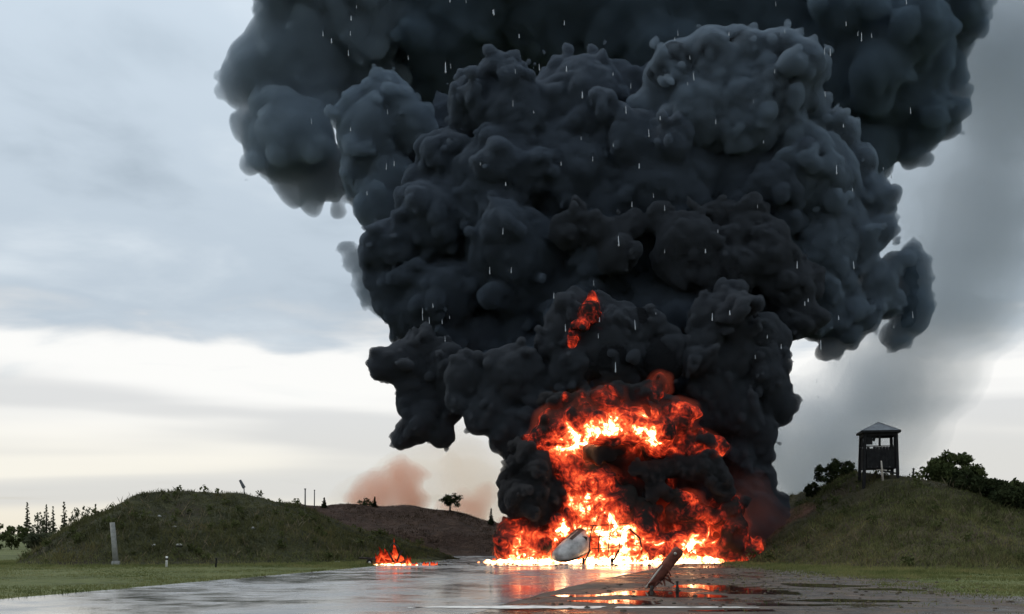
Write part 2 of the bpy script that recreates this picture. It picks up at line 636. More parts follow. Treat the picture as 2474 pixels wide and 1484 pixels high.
# ------------------------------------------------------------------ grass (nobody could count it)
def leaf_mat(name, c0, c1, trans=0.35, scale=0.8, patch=0.0):
    t = MT(name)
    co = t.coord('Position')
    f = t.math('ADD', t.math('MULTIPLY', t.noise(co, scale, 3), 0.6), t.math('MULTIPLY', t.noise(co, scale * 12, 2), 0.4))
    if patch:
        f = t.math('ADD', t.math('MULTIPLY', f, 0.5), t.math('MULTIPLY', t.noise(co, patch, 4, 0.6, 0.6), 0.5))
        mid = tuple((a + b) * 0.5 for a, b in zip(c0, c1))
        col = t.ramp(f, [(0.37, tuple(a * 0.7 for a in c0)), (0.46, mid), (0.54, c1), (0.62, (c1[0] * 1.35, c1[1] * 1.15, c1[2] * 1.2))])
    else:
        col = t.ramp(f, [(0.38, c0), (0.62, c1)])
    d = t.node('ShaderNodeBsdfDiffuse'); tr = t.node('ShaderNodeBsdfTranslucent')
    t.l.new(col, d.inputs['Color']); t.l.new(col, tr.inputs['Color'])
    mx = t.node('ShaderNodeMixShader', Fac=trans)
    t.l.new(d.outputs[0], mx.inputs[1]); t.l.new(tr.outputs[0], mx.inputs[2])
    t.l.new(mx.outputs[0], t.out.inputs['Surface'])
    return t.m


M_GRASS = leaf_mat('grass_blades', (0.075, 0.095, 0.030), (0.17, 0.175, 0.072), patch=0.28)
M_GRASS_DK = leaf_mat('bank_grass_blades', (0.030, 0.034, 0.015), (0.10, 0.10, 0.045), patch=0.28)
M_GRASS_OL = leaf_mat('olive_bank_blades', (0.032, 0.034, 0.016), (0.098, 0.098, 0.045), patch=0.28)
M_GRASS_BR = leaf_mat('dry_bank_blades', (0.034, 0.024, 0.017), (0.08, 0.058, 0.04), patch=0.28)


def blades(name, xy, h, wdt, mat, per=4, spread=0.12, z=None):
    n = len(xy)
    base = np.repeat(xy, per, 0) + rng.normal(0, spread, (n * per, 2))
    hh = np.repeat(h, per) * rng.uniform(0.5, 1.15, n * per)
    zz = ground_z(base[:, 0], base[:, 1]) - 0.03
    ang = rng.uniform(0, 2 * np.pi, n * per)
    lean = rng.normal(0, 0.35, (n * per, 2)) * hh[:, None]
    ww = wdt * rng.uniform(0.6, 1.3, n * per)
    dx = np.stack([np.cos(ang), np.sin(ang)], 1) * ww[:, None] * 0.5
    m = n * per
    v = np.zeros((m, 4, 3), dtype=np.float32)
    v[:, 0, :2] = base - dx; v[:, 1, :2] = base + dx
    v[:, 0, 2] = v[:, 1, 2] = zz
    v[:, 2, :2] = base + dx * 0.5 + lean * 0.45; v[:, 2, 2] = zz + hh * 0.6
    v[:, 3, :2] = base + lean; v[:, 3, 2] = zz + hh
    idx = np.arange(m)[:, None] * 4
    f = np.concatenate([idx + np.array([[0, 1, 2]]), idx + np.array([[0, 2, 3]])])
    return link(name, mesh_np(name, v.reshape(-1, 3), f, False), mat)


def scatter(n, x0, x1, y0, y1, keep):
    p = np.stack([rng.uniform(x0, x1, n), rng.uniform(y0, y1, n)], 1)
    return p[keep(p[:, 0], p[:, 1])]


def left_edge(y):
    return np.interp(y, [-6, 26, 57, 72, 94], [-20.5, -14.0, -7.7, -4.5, -6.0])


def right_edge(y):
    return np.interp(y, [-6, 26, 33, 41, 48, 58, 70, 86], [20, 16, 13, 14.6, 13.9, 13.6, 14.0, 14.0])


# lawn between the taxiway and the left bank
p = scatter(60000, -46, -4, 24, 70, lambda x, y: (x < left_edge(y) - 0.05) & (np.abs(x) < 0.5 * y + 3) & (bank_left.z(x, y) < 0.6))
tuft = np.clip(vnoise((200, 200, 2), 0.5, 2.0)[:, :, 0], -1, 1.5)
hk = 0.07 + 0.035 * tuft[((p[:, 0] + 60) / 0.5).astype(int) % 200, (p[:, 1] / 0.5).astype(int) % 200]
d_edge = left_edge(p[:, 1]) - p[:, 0]
hk += 0.10 * np.exp(-d_edge / 0.6) + 0.12 * np.clip((p[:, 1] - 55) / 8, 0, 1)
tag(blades('lawn_grass', p, np.clip(hk, 0.04, 0.5), 0.035, M_GRASS, 3, 0.10), 'short green grass between the wet taxiway and the earth bank', 'grass', kind='stuff')
# right verge
p = scatter(52000, 8, 40, 22, 66, lambda x, y: (x > right_edge(y) - 1.2 + rng.normal(0, 0.8, len(x))) & (x < 0.5 * y + 3))
hk = 0.10 + 0.05 * tuft[((p[:, 0] + 60) / 0.5).astype(int) % 200, (p[:, 1] / 0.5).astype(int) % 200] + 0.10 * np.clip((p[:, 1] - 46) / 6, 0, 1)
tag(blades('verge_grass', p, np.clip(hk, 0.04, 0.5), 0.04, M_GRASS, 3, 0.12), 'tufty green grass at the foot of the watchtower bank', 'grass', kind='stuff')
# thin weeds in the mud
p = scatter(1500, 2, 16, 24, 60, lambda x, y: (x > 2 + (y - 28) * 0.27 + 2.0) & (rng.random(len(x)) < np.clip((x - 4) / 9, 0.03, 1)))
tag(blades('mud_weeds', p, rng.uniform(0.04, 0.14, len(p)), 0.035, M_GRASS, 4, 0.15), 'sparse weeds growing through the wet mud', 'grass', kind='stuff')


def bank_grass(bank, n, mat, h0, h1, wdt, label, name):
    x0, y0 = bank.lo; x1 = x0 + bank.shape[0] * bank.vox; y1 = y0 + bank.shape[1] * bank.vox
    p = scatter(n, x0, x1, y0, y1, lambda x, y: (bank.z(x, y) > 0.15) & (np.abs(x) < 0.5 * y + 2))
    hk = rng.uniform(h0, h1, len(p)) * (0.7 + 0.5 * np.clip(tuft[((p[:, 0] + 60) / 0.5).astype(int) % 200, (p[:, 1] / 0.5).astype(int) % 200], -0.6, 1))
    return tag(blades(name, p, np.clip(hk, 0.05, 1.2), wdt, mat, 4, 0.12), label, 'grass', kind='stuff')


bank_grass(bank_left, 42000, M_GRASS_DK, 0.10, 0.42, 0.05, 'dark rough grass covering the rounded left bank', 'bank_grass')
bank_grass(bank_back, 24000, M_GRASS_BR, 0.08, 0.30, 0.06, 'brown dry grass covering the bank behind the small fire', 'bank_grass')
bank_grass(bank_right, 46000, M_GRASS_OL, 0.12, 0.48, 0.05, 'rough olive grass covering the bank under the watchtower', 'bank_grass')


# ------------------------------------------------------------------ trees and bushes
M_BARK = simple_mat('bark', (0.03, 0.024, 0.018), (0.075, 0.06, 0.045), 6.0)
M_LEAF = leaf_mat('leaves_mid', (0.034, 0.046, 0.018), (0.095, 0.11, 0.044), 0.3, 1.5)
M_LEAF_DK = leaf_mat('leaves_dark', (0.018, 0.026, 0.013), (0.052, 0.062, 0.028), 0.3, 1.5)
M_LEAF_FAR = leaf_mat('leaves_far', (0.050, 0.058, 0.034), (0.11, 0.12, 0.075), 0.35, 1.0)  # grey of distance haze put into the leaf colour
M_NEEDLE = leaf_mat('needles', (0.012, 0.017, 0.010), (0.035, 0.044, 0.022), 0.2, 2.0)


def leaf_cloud(clumps, n, size, flat=0.0):
    """leaf quads spread through ellipsoid clumps (centre, radii)"""
    vol = np.array([np.prod(r) ** 0.8 for _, r in clumps]); vol /= vol.sum()
    cnt = np.maximum(6, (vol * n).astype(int))
    V = []
    for (c, r), k in zip(clumps, cnt):
        d = rng.normal(size=(k, 3)); d /= np.linalg.norm(d, axis=1)[:, None]
        rad = rng.random(k) ** 0.45
        V.append(np.array(c) + d * rad[:, None] * np.array(r) * rng.uniform(0.85, 1.2, (k, 1)))
    cen = np.concatenate(V); k = len(cen)
    a = rng.normal(size=(k, 3)); a /= np.linalg.norm(a, axis=1)[:, None]
    b = np.cross(a, rng.normal(size=(k, 3))); b /= np.linalg.norm(b, axis=1)[:, None]
    s_ = size * rng.uniform(0.6, 1.3, (k, 1))
    v = np.stack([cen - a * s_, cen + b * s_ * 0.55, cen + a * s_, cen - b * s_ * 0.55], 1).reshape(-1, 3)
    return v, np.arange(k * 4).reshape(-1, 4)


def tree(name, base, h, rx, label, cat, mat, leaves, size, shape='round', group=None, clumps=26, trunk=0.35, stems=1):
    root = empty(name, base, rnd.uniform(0, 6.28))
    tag(root, label, cat, group)
    bm = bmesh.new()
    L = []
    if shape == 'round':
        for i in range(clumps):
            d = rng.normal(size=3); d /= np.linalg.norm(d)
            rr = rng.uniform(0.45, 0.95)
            c = np.array([d[0] * rx * rr, d[1] * rx * rr, h * (trunk + (1 - trunk) * 0.5) + d[2] * h * (1 - trunk) * 0.5 * rr])
            r = rx * rng.uniform(0.16, 0.34)
            L.append((c, (r, r, r * 0.8)))
    elif shape == 'column':
        for i in range(clumps):
            t = (i + rng.random()) / clumps
            rr = rx * (0.35 + 0.9 * math.sin(math.pi * (0.12 + 0.80 * t))) * rng.uniform(0.3, 0.9)
            an = rng.uniform(0, 6.28)
            r = rx * rng.uniform(0.18, 0.36) * (1.1 - 0.6 * t)
            L.append((np.array([math.cos(an) * rr * 0.7, math.sin(an) * rr * 0.7, h * (0.15 + 0.85 * t)]), (r, r, r * 1.6)))
    elif shape == 'conifer':
        for i in range(clumps):
            t = i / clumps
            rr = rx * (1 - t) * rng.uniform(0.5, 1.0)
            an = i * 2.4
            r = rx * 0.30 * (1.05 - t)
            L.append((np.array([math.cos(an) * rr * 0.6, math.sin(an) * rr * 0.6, h * (0.08 + 0.92 * t)]), (r * 1.3, r * 1.3, r * 0.6)))
    tr = max(0.035, h * 0.022)
    for k in range(stems):
        ox, oy = (0, 0) if stems == 1 else (rnd.uniform(-.3, .3) * rx, rnd.uniform(-.3, .3) * rx)
        pts = [(ox, oy, -0.15)] + [(ox + rnd.uniform(-.06, .06) * rx, oy + rnd.uniform(-.06, .06) * rx, h * t) for t in (0.2, 0.45, 0.7, 0.9)]
        add_tube(bm, pts, [tr, tr * 0.85, tr * 0.6, tr * 0.35, tr * 0.12], 7)
    for c, r in L[::2]:
        z0 = max(0.05, c[2] * 0.62)
        mid = (c[0] * 0.5, c[1] * 0.5, (z0 + c[2]) * 0.5 + 0.05)
        add_tube(bm, [(0, 0, z0), mid, tuple(c)], [tr * 0.4, tr * 0.25, tr * 0.08], 5, False)
    link('trunk', bm_mesh('trunk', bm, True), M_BARK, root)
    v, f = leaf_cloud(L, leaves, size)
    link('crown', mesh_np('crown', v, f, False), mat, root)
    return root


# thin trees far beyond the left bank
GF = 'thin far trees beyond the left bank'
far = [(66, 1212, 150, 22), (112, 1218, 155, 30), (128, 1222, 160, 20), (155, 1211, 152, 25), (184, 1228, 156, 22), (208, 1226, 150, 22), (231, 1216, 158, 17), (92, 1240, 165, 20)]
lab = ['slim pointed far conifer standing apart at the outer end of the thin row', 'wider pointed far conifer next to the gap in the thin row', 'shorter far conifer close beside a wider one in the thin row', 'tall pointed far conifer in the middle of the thin row', 'low rounded leafy far tree in the thin row', 'leafy far tree half hidden by the left bank shoulder', 'narrow spire-like far conifer rising over the bank shoulder', 'small leafy far tree behind the thin row of conifers']
for (x, yt, Y, r), lb in zip(far, lab):
    h = EYE + (HOR - yt) / FOC * Y
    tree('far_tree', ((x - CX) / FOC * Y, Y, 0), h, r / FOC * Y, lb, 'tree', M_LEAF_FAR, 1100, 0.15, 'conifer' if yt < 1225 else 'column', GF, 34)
# low scrub at the far left
GB = 'far scrub bushes beyond the lawn'
for x, yt, Y, r, lb in [(-10, 1264, 120, 34, 'dark leafy scrub bush at the outer end of the far hedge'), (38, 1268, 124, 32, 'rounded scrub bush in the middle of the far hedge'), (85, 1282, 118, 30, 'low scrub bush at the foot of the thin trees'), (135, 1286, 122, 34, 'wide low scrub bush below the thin row of trees'), (180, 1284, 116, 30, 'scrub bush next to the bank foot and the thin trees')]:
    h = EYE + (HOR - yt) / FOC * Y
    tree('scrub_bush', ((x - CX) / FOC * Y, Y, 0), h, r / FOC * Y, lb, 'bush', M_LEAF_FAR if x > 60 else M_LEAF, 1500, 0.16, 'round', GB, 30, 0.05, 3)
# on and behind the back bank
def on_bank(x, Y, dz=-0.1):
    p = G(x, Y); p.z += dz
    return p
for x, Y, h, r, lb in [(783, 99, 0.95, 0.38, 'small dark conifer on the back bank by the two thin poles'), (1186, 98, 1.45, 0.4, 'spiky young conifer low on the back bank next to the flames'), (905, 100, 0.9, 0.3, 'small spiky sapling on the back bank inside the tan smoke')]:
    tree('young_conifer', on_bank(x, Y), h, r, lb, 'conifer', M_NEEDLE, 420, 0.09, 'conifer', None, 26)
tree('bush', on_bank(1090, 100), 1.7, 0.95, 'round leafy bush on the back bank crest before the tan smoke', 'bush', M_LEAF_DK, 1300, 0.09, 'round', None, 24, 0.12, 3)
tree('bush', on_bank(880, 100.5), 0.75, 0.9, 'low scraggly bush on the back bank under the tan smoke', 'bush', M_LEAF_DK, 500, 0.08, 'round', None, 14, 0.05, 3)
# right side
rt = on_bank(2300, 72)
tree('round_tree', rt, EYE + (HOR - 1094) / FOC * 72 - rt.z, 1.72, 'round dark-green tree on the bank beside the watchtower', 'tree', M_LEAF, 8500, 0.12, 'round', None, 60, 0.30)
tree('young_conifer', on_bank(2206, 71), 1.2, 0.28, 'thin spindly sapling between the watchtower and the round tree', 'conifer', M_NEEDLE, 160, 0.09, 'conifer', None, 18)
for x, Y, yt, r, lb in [(2352, 70, 1190, 1.2, 'dense bush directly under the round tree on the bank'), (2405, 70, 1163, 1.5, 'tall dense bush next to the round tree'), (2455, 67, 1160, 1.4, 'dense bush at the outer end of the bank thicket'), (2390, 65.5, 1205, 1.2, 'lower dense bush on the front slope of the thicket'), (2455, 63.5, 1225, 1.3, 'low spreading bush at the thicket foot'), (2500, 69, 1155, 1.4, 'tall bush at the very end of the thicket'), (2330, 66, 1228, 0.9, 'small bush lowest on the slope below the round tree')]:
    b_ = on_bank(x, Y)
    h = max(1.2, EYE + (HOR - yt) / FOC * Y - b_.z)
    tree('thicket_bush', b_, h, r, lb, 'bush', M_LEAF if Y > 66.5 else M_LEAF_DK, 5200, 0.12, 'round', 'bushes of the thicket beside the round tree', 40, 0.02, 3)
for x, Y, h, r, lb in [(2000, 77, 1.6, 1.0, 'ragged dark bush in the middle of the shrubs beside the watchtower'), (2040, 74, 1.3, 0.9, 'spreading dark bush at the watchtower foot'), (1965, 79, 1.2, 0.6, 'thin twiggy bush at the smoke-side end of the tower shrubs')]:
    tree('tower_shrub', on_bank(x, Y), h, r, lb, 'bush', M_LEAF_DK, 1700, 0.10, 'round', 'shrubs next to the watchtower', 26, 0.06, 3)


# ------------------------------------------------------------------ the smoke plume
SMOKE = smoke_volume('soot_smoke', (0.145, 0.178, 0.222), 5.0, 0.0)  # blue shading from the sky is put into the smoke albedos
SMOKE_UP_LIT = smoke_volume('lit_upper_smoke', (0.225, 0.28, 0.34), 2.8, 0.0)  # sunlight on the upper plume put into a lighter copy of the soot albedo
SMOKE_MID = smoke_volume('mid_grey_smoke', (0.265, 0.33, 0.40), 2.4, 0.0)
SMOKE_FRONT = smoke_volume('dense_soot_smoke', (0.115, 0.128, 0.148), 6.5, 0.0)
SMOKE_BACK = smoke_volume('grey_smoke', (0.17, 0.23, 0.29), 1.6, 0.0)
SMOKE_PALE_LIT = smoke_volume('lit_pale_smoke', (0.29, 0.36, 0.43), 1.0, 0.0)  # thinner smoke; the stronger light on these lobes is put into its albedo
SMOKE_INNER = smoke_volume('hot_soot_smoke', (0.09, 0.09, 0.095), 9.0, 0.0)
CORE = smoke_surface('soot_core', (0.012, 0.013, 0.015))

LOBE_LEFT = [(722, 150, 160), (705, 335, 138), (785, 410, 100), (655, 70, 75), (760, -60, 170), (636, 330, 60), (650, 400, 50), (705, 455, 60), (760, 480, 52), (815, 500, 40), (626, 150, 44), (632, 230, 48)]
LOBE_PALE = [(852, 640, 42), (885, 705, 45), (835, 600, 30), (925, 745, 34), (905, 650, 60)]
LOBE_MID = [(900, 330, 92), (935, 255, 75), (880, 420, 62), (960, 440, 70), (915, 500, 60), (1000, 300, 70)]
BACK_LEFT = [(930, 480, 70), (900, 450, 70), (880, 190, 110), (860, 60, 140), (900, 300, 100), (960, 400, 90), (800, 120, 90)]
BACK_TOP = [(1080, 40, 230), (1330, -20, 270), (1600, 10, 250), (1880, -10, 270), (1000, 160, 110), (930, 120, 90)]
BACK_RIGHT = [(2080, 150, 220), (2190, 270, 125), (2240, 110, 100), (2120, 330, 90), (2275, 170, 60), (2200, -30, 170), (2060, 330, 120)]
CROWN = [(1640, 175, 90), (1720, 145, 78), (1790, 120, 66), (1870, 145, 85), (1930, 170, 80), (1955, 245, 55), (1850, 255, 120), (1700, 270, 120), (1560, 250, 60), (1580, 180, 45)]
RIGHT_COL = [(2155, 650, 52), (2150, 740, 52), (2020, 335, 66), (2080, 400, 62), (2105, 480, 66), (2105, 580, 66), (2125, 680, 62), (2095, 760, 66), (2045, 800, 60), (1990, 600, 130), (1940, 450, 140), (1985, 730, 110), (1990, 840, 40)]
RIGHT_FINGER = [(2200, 735, 50), (2200, 665, 52), (2150, 720, 50), (2200, 625, 50), (2210, 700, 46), (2195, 770, 50), (2165, 800, 42)]
CENTER = [(1260, 800, 70), (1200, 880, 60), (1400, 255, 135), (1250, 290, 115), (1150, 260, 90), (1090, 380, 90), (1200, 450, 140), (1400, 420, 160), (1600, 430, 170), (1800, 450, 160), (1050, 530, 115), (945, 590, 80), (965, 690, 78), (1060, 720, 115), (1250, 640, 150), (1450, 600, 150), (1650, 620, 150), (1850, 640, 140), (1400, 760, 130), (1160, 830, 85), (1620, 800, 150), (1800, 800, 130), (1300, 900, 100), (1180, 950, 70), (1700, 930, 120), (1500, 950, 120), (1080, 840, 70)]
MID_CREST = [(1520, 545, 58), (1600, 535, 56), (1720, 525, 58), (1790, 560, 66), (1850, 620, 76), (1900, 690, 78), (1660, 610, 100), (1370, 565, 68), (1430, 565, 48), (1920, 780, 66), (1480, 610, 80), (1760, 660, 90)]
MUSHROOM = [(1365, 785, 72), (1430, 765, 48), (1540, 795, 68), (1310, 830, 55), (1470, 860, 95), (1590, 875, 78), (1380, 880, 85)]
RIGHT_BILLOW = [(1760, 775, 88), (1700, 765, 58), (1830, 820, 74), (1860, 880, 58), (1680, 860, 70), (1780, 880, 80)]
LOW_RIGHT = [(1800, 1195, 44), (1860, 1215, 34), (1860, 930, 62), (1900, 975, 40), (1720, 955, 50), (1780, 1010, 80), (1840, 1035, 52), (1855, 1085, 34), (1835, 1130, 40), (1828, 1185, 36), (1815, 1225, 28), (1780, 1090, 55), (1700, 1010, 55), (1790, 1160, 45), (1840, 1260, 40), (1800, 1290, 50), (1870, 1290, 30)]
LOW_LEFT = [(1140, 925, 48), (1112, 985, 34), (1200, 985, 58), (1235, 1045, 52), (1155, 1015, 46), (1250, 930, 76), (1245, 1105, 40), (1300, 985, 60), (1280, 1060, 60)]
PUFF_LEFT = [(1018, 947, 34), (1075, 935, 48), (1085, 990, 40), (960, 868, 60), (925, 885, 34), (1000, 845, 46), (1050, 885, 62), (990, 955, 50), (1022, 1010, 56), (968, 1050, 28), (1062, 1040, 40), (1100, 960, 50)]
SKIRT_LEFT = [(1238, 1165, 40), (1270, 1200, 62), (1302, 1240, 46), (1240, 1225, 38), (1288, 1130, 56), (1330, 1190, 45)]
OVER_FIRE = [(1420, 968, 48), (1480, 962, 44), (1550, 962, 48), (1345, 985, 48), (1600, 990, 40)]
INNER = [(1492, 1096, 30), (1515, 1090, 22), (1460, 1105, 20), (1598, 1165, 36), (1580, 1190, 28), (1590, 1232, 24), (1550, 1128, 26), (1575, 1145, 26), (1620, 1130, 30), (1625, 1190, 26), (1690, 1130, 30), (1660, 1140, 26), (1720, 1160, 34), (1750, 1190, 36), (1775, 1250, 34), (1790, 1215, 30)]
INNER_LEFT = [(1330, 1130, 26), (1320, 1100, 24)]
INNER_RIGHT = [(1700, 1062, 22), (1716, 1080, 18), (1680, 1052, 18)]


FIRE_BACK = [(1480, 1080, 140), (1600, 1180, 120), (1400, 1200, 110), (1690, 1130, 90), (1690, 1260, 80), (1310, 1180, 70), (1500, 1280, 100), (1330, 1280, 60), (1780, 1240, 50), (1812, 1255, 46), (1830, 1290, 40), (1720, 1080, 60), (1757, 1165, 55), (1300, 1090, 55)]
SMOKE_MESH = []
plume = empty('smoke_plume', (0, 72, 0))
tag(plume, 'towering black smoke plume billowing up out of the fireball', 'smoke')


def billow_part(balls, vox, mat, core, n1=14, n2=4, warp=0.5, wlw=3.0, fine=1.0, amp=1.0, parent=None, name='billow', grow=1.0):
    """soot cloud: a closed billowing skin filled with smoke, round an opaque heart"""
    global rng
    rng = np.random.default_rng(100 + len(SMOKE_MESH))
    balls = [(c, r * grow) for c, r in balls]
    F = Field(balls, vox, pad=2.2, warp=warp, warp_wl=wlw)
    for c, r in balls: F.add(c, r, 0.4)
    if core:
        k = max(1, int(round(0.3 / vox)))
        F2 = Field.__new__(Field)
        F2.d, F2.vox, F2.lo, F2.shape = np.ascontiguousarray(F.d[::k, ::k, ::k]), vox * k, F.lo, None
    for c, r in puffs(balls, n1=n1, n2=n2)[len(balls):]: F.add(c, r, 0.14)
    F.billow(3.4 * fine, 0.48 * fine * amp)
    F.billow(1.7 * fine, 0.30 * fine * amp)
    F.billow(0.85 * fine, 0.19 * fine * amp)
    F.rough(0.8 * fine, 0.05 * fine * amp)
    F.billow(max(0.42 * fine, 2.6 * vox), 0.11 * fine * amp)
    pr = parent or plume
    o = link(name, F.mesh(name, 0.0), mat)
    SMOKE_MESH.append(o.data)
    o.parent = pr
    o.matrix_parent_inverse = Matrix.Translation(-pr.location)
    if core:
        h = link('smoke_core', F2.mesh('smoke_core', -core, largest=True), CORE)
        h.parent = o
    return o


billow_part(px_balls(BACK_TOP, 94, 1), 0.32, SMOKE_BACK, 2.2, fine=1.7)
billow_part(px_balls(BACK_LEFT, 92, 1), 0.28, SMOKE_PALE_LIT, 1.8, fine=1.4)
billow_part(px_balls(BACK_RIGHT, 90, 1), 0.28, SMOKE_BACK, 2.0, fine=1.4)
billow_part(px_balls(LOBE_LEFT, 90, 1), 0.26, SMOKE_PALE_LIT, 2.3, fine=1.4)
billow_part(px_balls(LOBE_PALE, 86, 0.5), 0.2, SMOKE_PALE_LIT, 0.9)
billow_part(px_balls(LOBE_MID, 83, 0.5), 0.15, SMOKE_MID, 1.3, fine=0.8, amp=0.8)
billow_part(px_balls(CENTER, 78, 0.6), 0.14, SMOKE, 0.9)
billow_part(px_balls(RIGHT_COL, 77, 0.6), 0.12, SMOKE_UP_LIT, 0.8)
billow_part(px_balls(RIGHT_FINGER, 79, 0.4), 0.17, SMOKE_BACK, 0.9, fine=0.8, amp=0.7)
billow_part(px_balls(CROWN, 75, 0.6), 0.12, SMOKE_UP_LIT, 0.8)
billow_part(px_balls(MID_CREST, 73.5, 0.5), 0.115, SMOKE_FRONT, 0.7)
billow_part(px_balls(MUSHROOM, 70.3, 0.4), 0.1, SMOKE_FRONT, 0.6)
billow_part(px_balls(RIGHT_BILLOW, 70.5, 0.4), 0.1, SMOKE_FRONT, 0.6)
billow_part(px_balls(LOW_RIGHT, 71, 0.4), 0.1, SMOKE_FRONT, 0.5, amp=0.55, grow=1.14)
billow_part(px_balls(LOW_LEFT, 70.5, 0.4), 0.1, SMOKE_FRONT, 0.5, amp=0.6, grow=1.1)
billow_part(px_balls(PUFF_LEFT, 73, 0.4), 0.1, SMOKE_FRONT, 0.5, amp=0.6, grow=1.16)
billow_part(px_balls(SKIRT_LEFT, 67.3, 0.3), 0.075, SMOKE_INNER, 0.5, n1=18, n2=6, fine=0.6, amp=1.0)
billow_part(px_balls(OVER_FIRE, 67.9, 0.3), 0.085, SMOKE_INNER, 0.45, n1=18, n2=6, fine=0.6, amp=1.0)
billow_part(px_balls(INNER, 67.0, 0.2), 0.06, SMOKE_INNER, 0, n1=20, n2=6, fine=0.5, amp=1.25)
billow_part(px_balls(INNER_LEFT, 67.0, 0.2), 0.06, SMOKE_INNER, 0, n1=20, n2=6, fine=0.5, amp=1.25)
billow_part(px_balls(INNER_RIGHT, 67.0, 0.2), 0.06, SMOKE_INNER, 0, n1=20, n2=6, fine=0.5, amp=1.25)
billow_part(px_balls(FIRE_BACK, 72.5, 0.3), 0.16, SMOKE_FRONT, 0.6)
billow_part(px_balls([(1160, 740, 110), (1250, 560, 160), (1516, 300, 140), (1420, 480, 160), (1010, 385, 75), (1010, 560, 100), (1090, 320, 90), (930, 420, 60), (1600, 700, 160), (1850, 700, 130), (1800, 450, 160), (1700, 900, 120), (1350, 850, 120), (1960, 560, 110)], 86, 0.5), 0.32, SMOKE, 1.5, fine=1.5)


# ------------------------------------------------------------------ the fire
def flame_ramp(t, heat):
    col = t.ramp(heat, [(0.0, (0.0, 0.0, 0.0)), (0.14, (0.014, 0.0009, 0.0005)), (0.30, (0.13, 0.0075, 0.003)), (0.45, (0.46, 0.028, 0.009)),
                        (0.60, (0.95, 0.080, 0.022)), (0.75, (1.8, 0.25, 0.065)), (0.88, (4.4, 1.5, 0.52)), (1.0, (14.0, 8.5, 4.4))])
    e = t.node('ShaderNodeEmission', Strength=1.0)
    t.l.new(col, e.inputs['Color'])
    return e


def fire_mat(name, gain=1.0):
    t = MT(name)
    co = t.coord('Position')
    at = t.node('ShaderNodeAttribute', attribute_name='burning')
    n1 = t.noise(co, 0.65, 5, 1.0, 0.6)
    n2 = t.noise(co, 2.0, 5, 1.4, 0.55)
    k = t.math('ADD', t.math('MULTIPLY', t.math('SUBTRACT', n1, 0.5), 1.9 * gain), t.math('MULTIPLY', t.math('SUBTRACT', n2, 0.5), 1.05 * gain))
    heat = t.math('ADD', at.outputs['Fac'], k, True)
    e = flame_ramp(t, heat)
    d = t.node('ShaderNodeBsdfDiffuse'); d.inputs['Color'].default_value = (0.02, 0.018, 0.017, 1)
    a = t.node('ShaderNodeAddShader')
    t.l.new(e.outputs[0], a.inputs[0]); t.l.new(d.outputs[0], a.inputs[1])
    t.l.new(a.outputs[0], t.out.inputs['Surface'])
    return t.m


def tongue_mat(name='flame_tongue', top=1.12):
    t = MT(name)
    g = t.coord('Generated')
    sp = t.node('ShaderNodeSeparateXYZ'); t.l.new(g, sp.inputs[0])
    n = t.noise(t.coord('Position'), 3.0, 5, 1.0)
    h = t.math('SUBTRACT', top, t.math('MULTIPLY', sp.outputs[2], 0.62))
    h = t.math('ADD', h, t.math('MULTIPLY', t.math('SUBTRACT', n, 0.5), 0.9), True)
    e = flame_ramp(t, h)
    t.l.new(e.outputs[0], t.out.inputs['Surface'])
    return t.m


M_GLOW = smoke_volume('flame_glow', (0.45, 0.16, 0.10), 0.16, 0.0, (0.9, 0.06, 0.018), 0.025)
M_FIRE, M_TONGUE, M_TONGUE_LOW = fire_mat('fire'), tongue_mat(), tongue_mat('small_flame_tongue', 0.86)

FIRE = [(1330, 1065, 46), (1390, 1035, 48), (1450, 1025, 46), (1520, 1035, 52), (1580, 1050, 50), (1625, 1015, 40), (1368, 1110, 46), (1395, 1160, 46), (1450, 1172, 50), (1400, 1225, 52), (1470, 1240, 58), (1350, 1285, 54),
        (1255, 1300, 44), (1236, 1332, 28), (1300, 1322, 42), (1450, 1305, 66), (1525, 1310, 56), (1585, 1325, 50), (1660, 1225, 46), (1685, 1285, 48), (1650, 1320, 44), (1720, 1322, 36), (1680, 1085, 40), (1725, 1090, 30), (1640, 1095, 30), (1560, 1260, 50),
        (1232, 1272, 28), (1490, 1100, 60, 2), (1560, 1180, 70, 2), (1620, 1280, 70, 2), (1750, 1335, 26), (1545, 985, 40, 1), (1590, 930, 34, 1.2), (1575, 965, 34, .6), (1640, 1005, 36), (1340, 1010, 34), (1420, 978, 34), (1480, 968, 34), (1380, 990, 30), (1770, 1300, 40), (1745, 1240, 40), (1800, 1330, 30), (1270, 1262, 30, -.3), (1835, 1335, 22)]
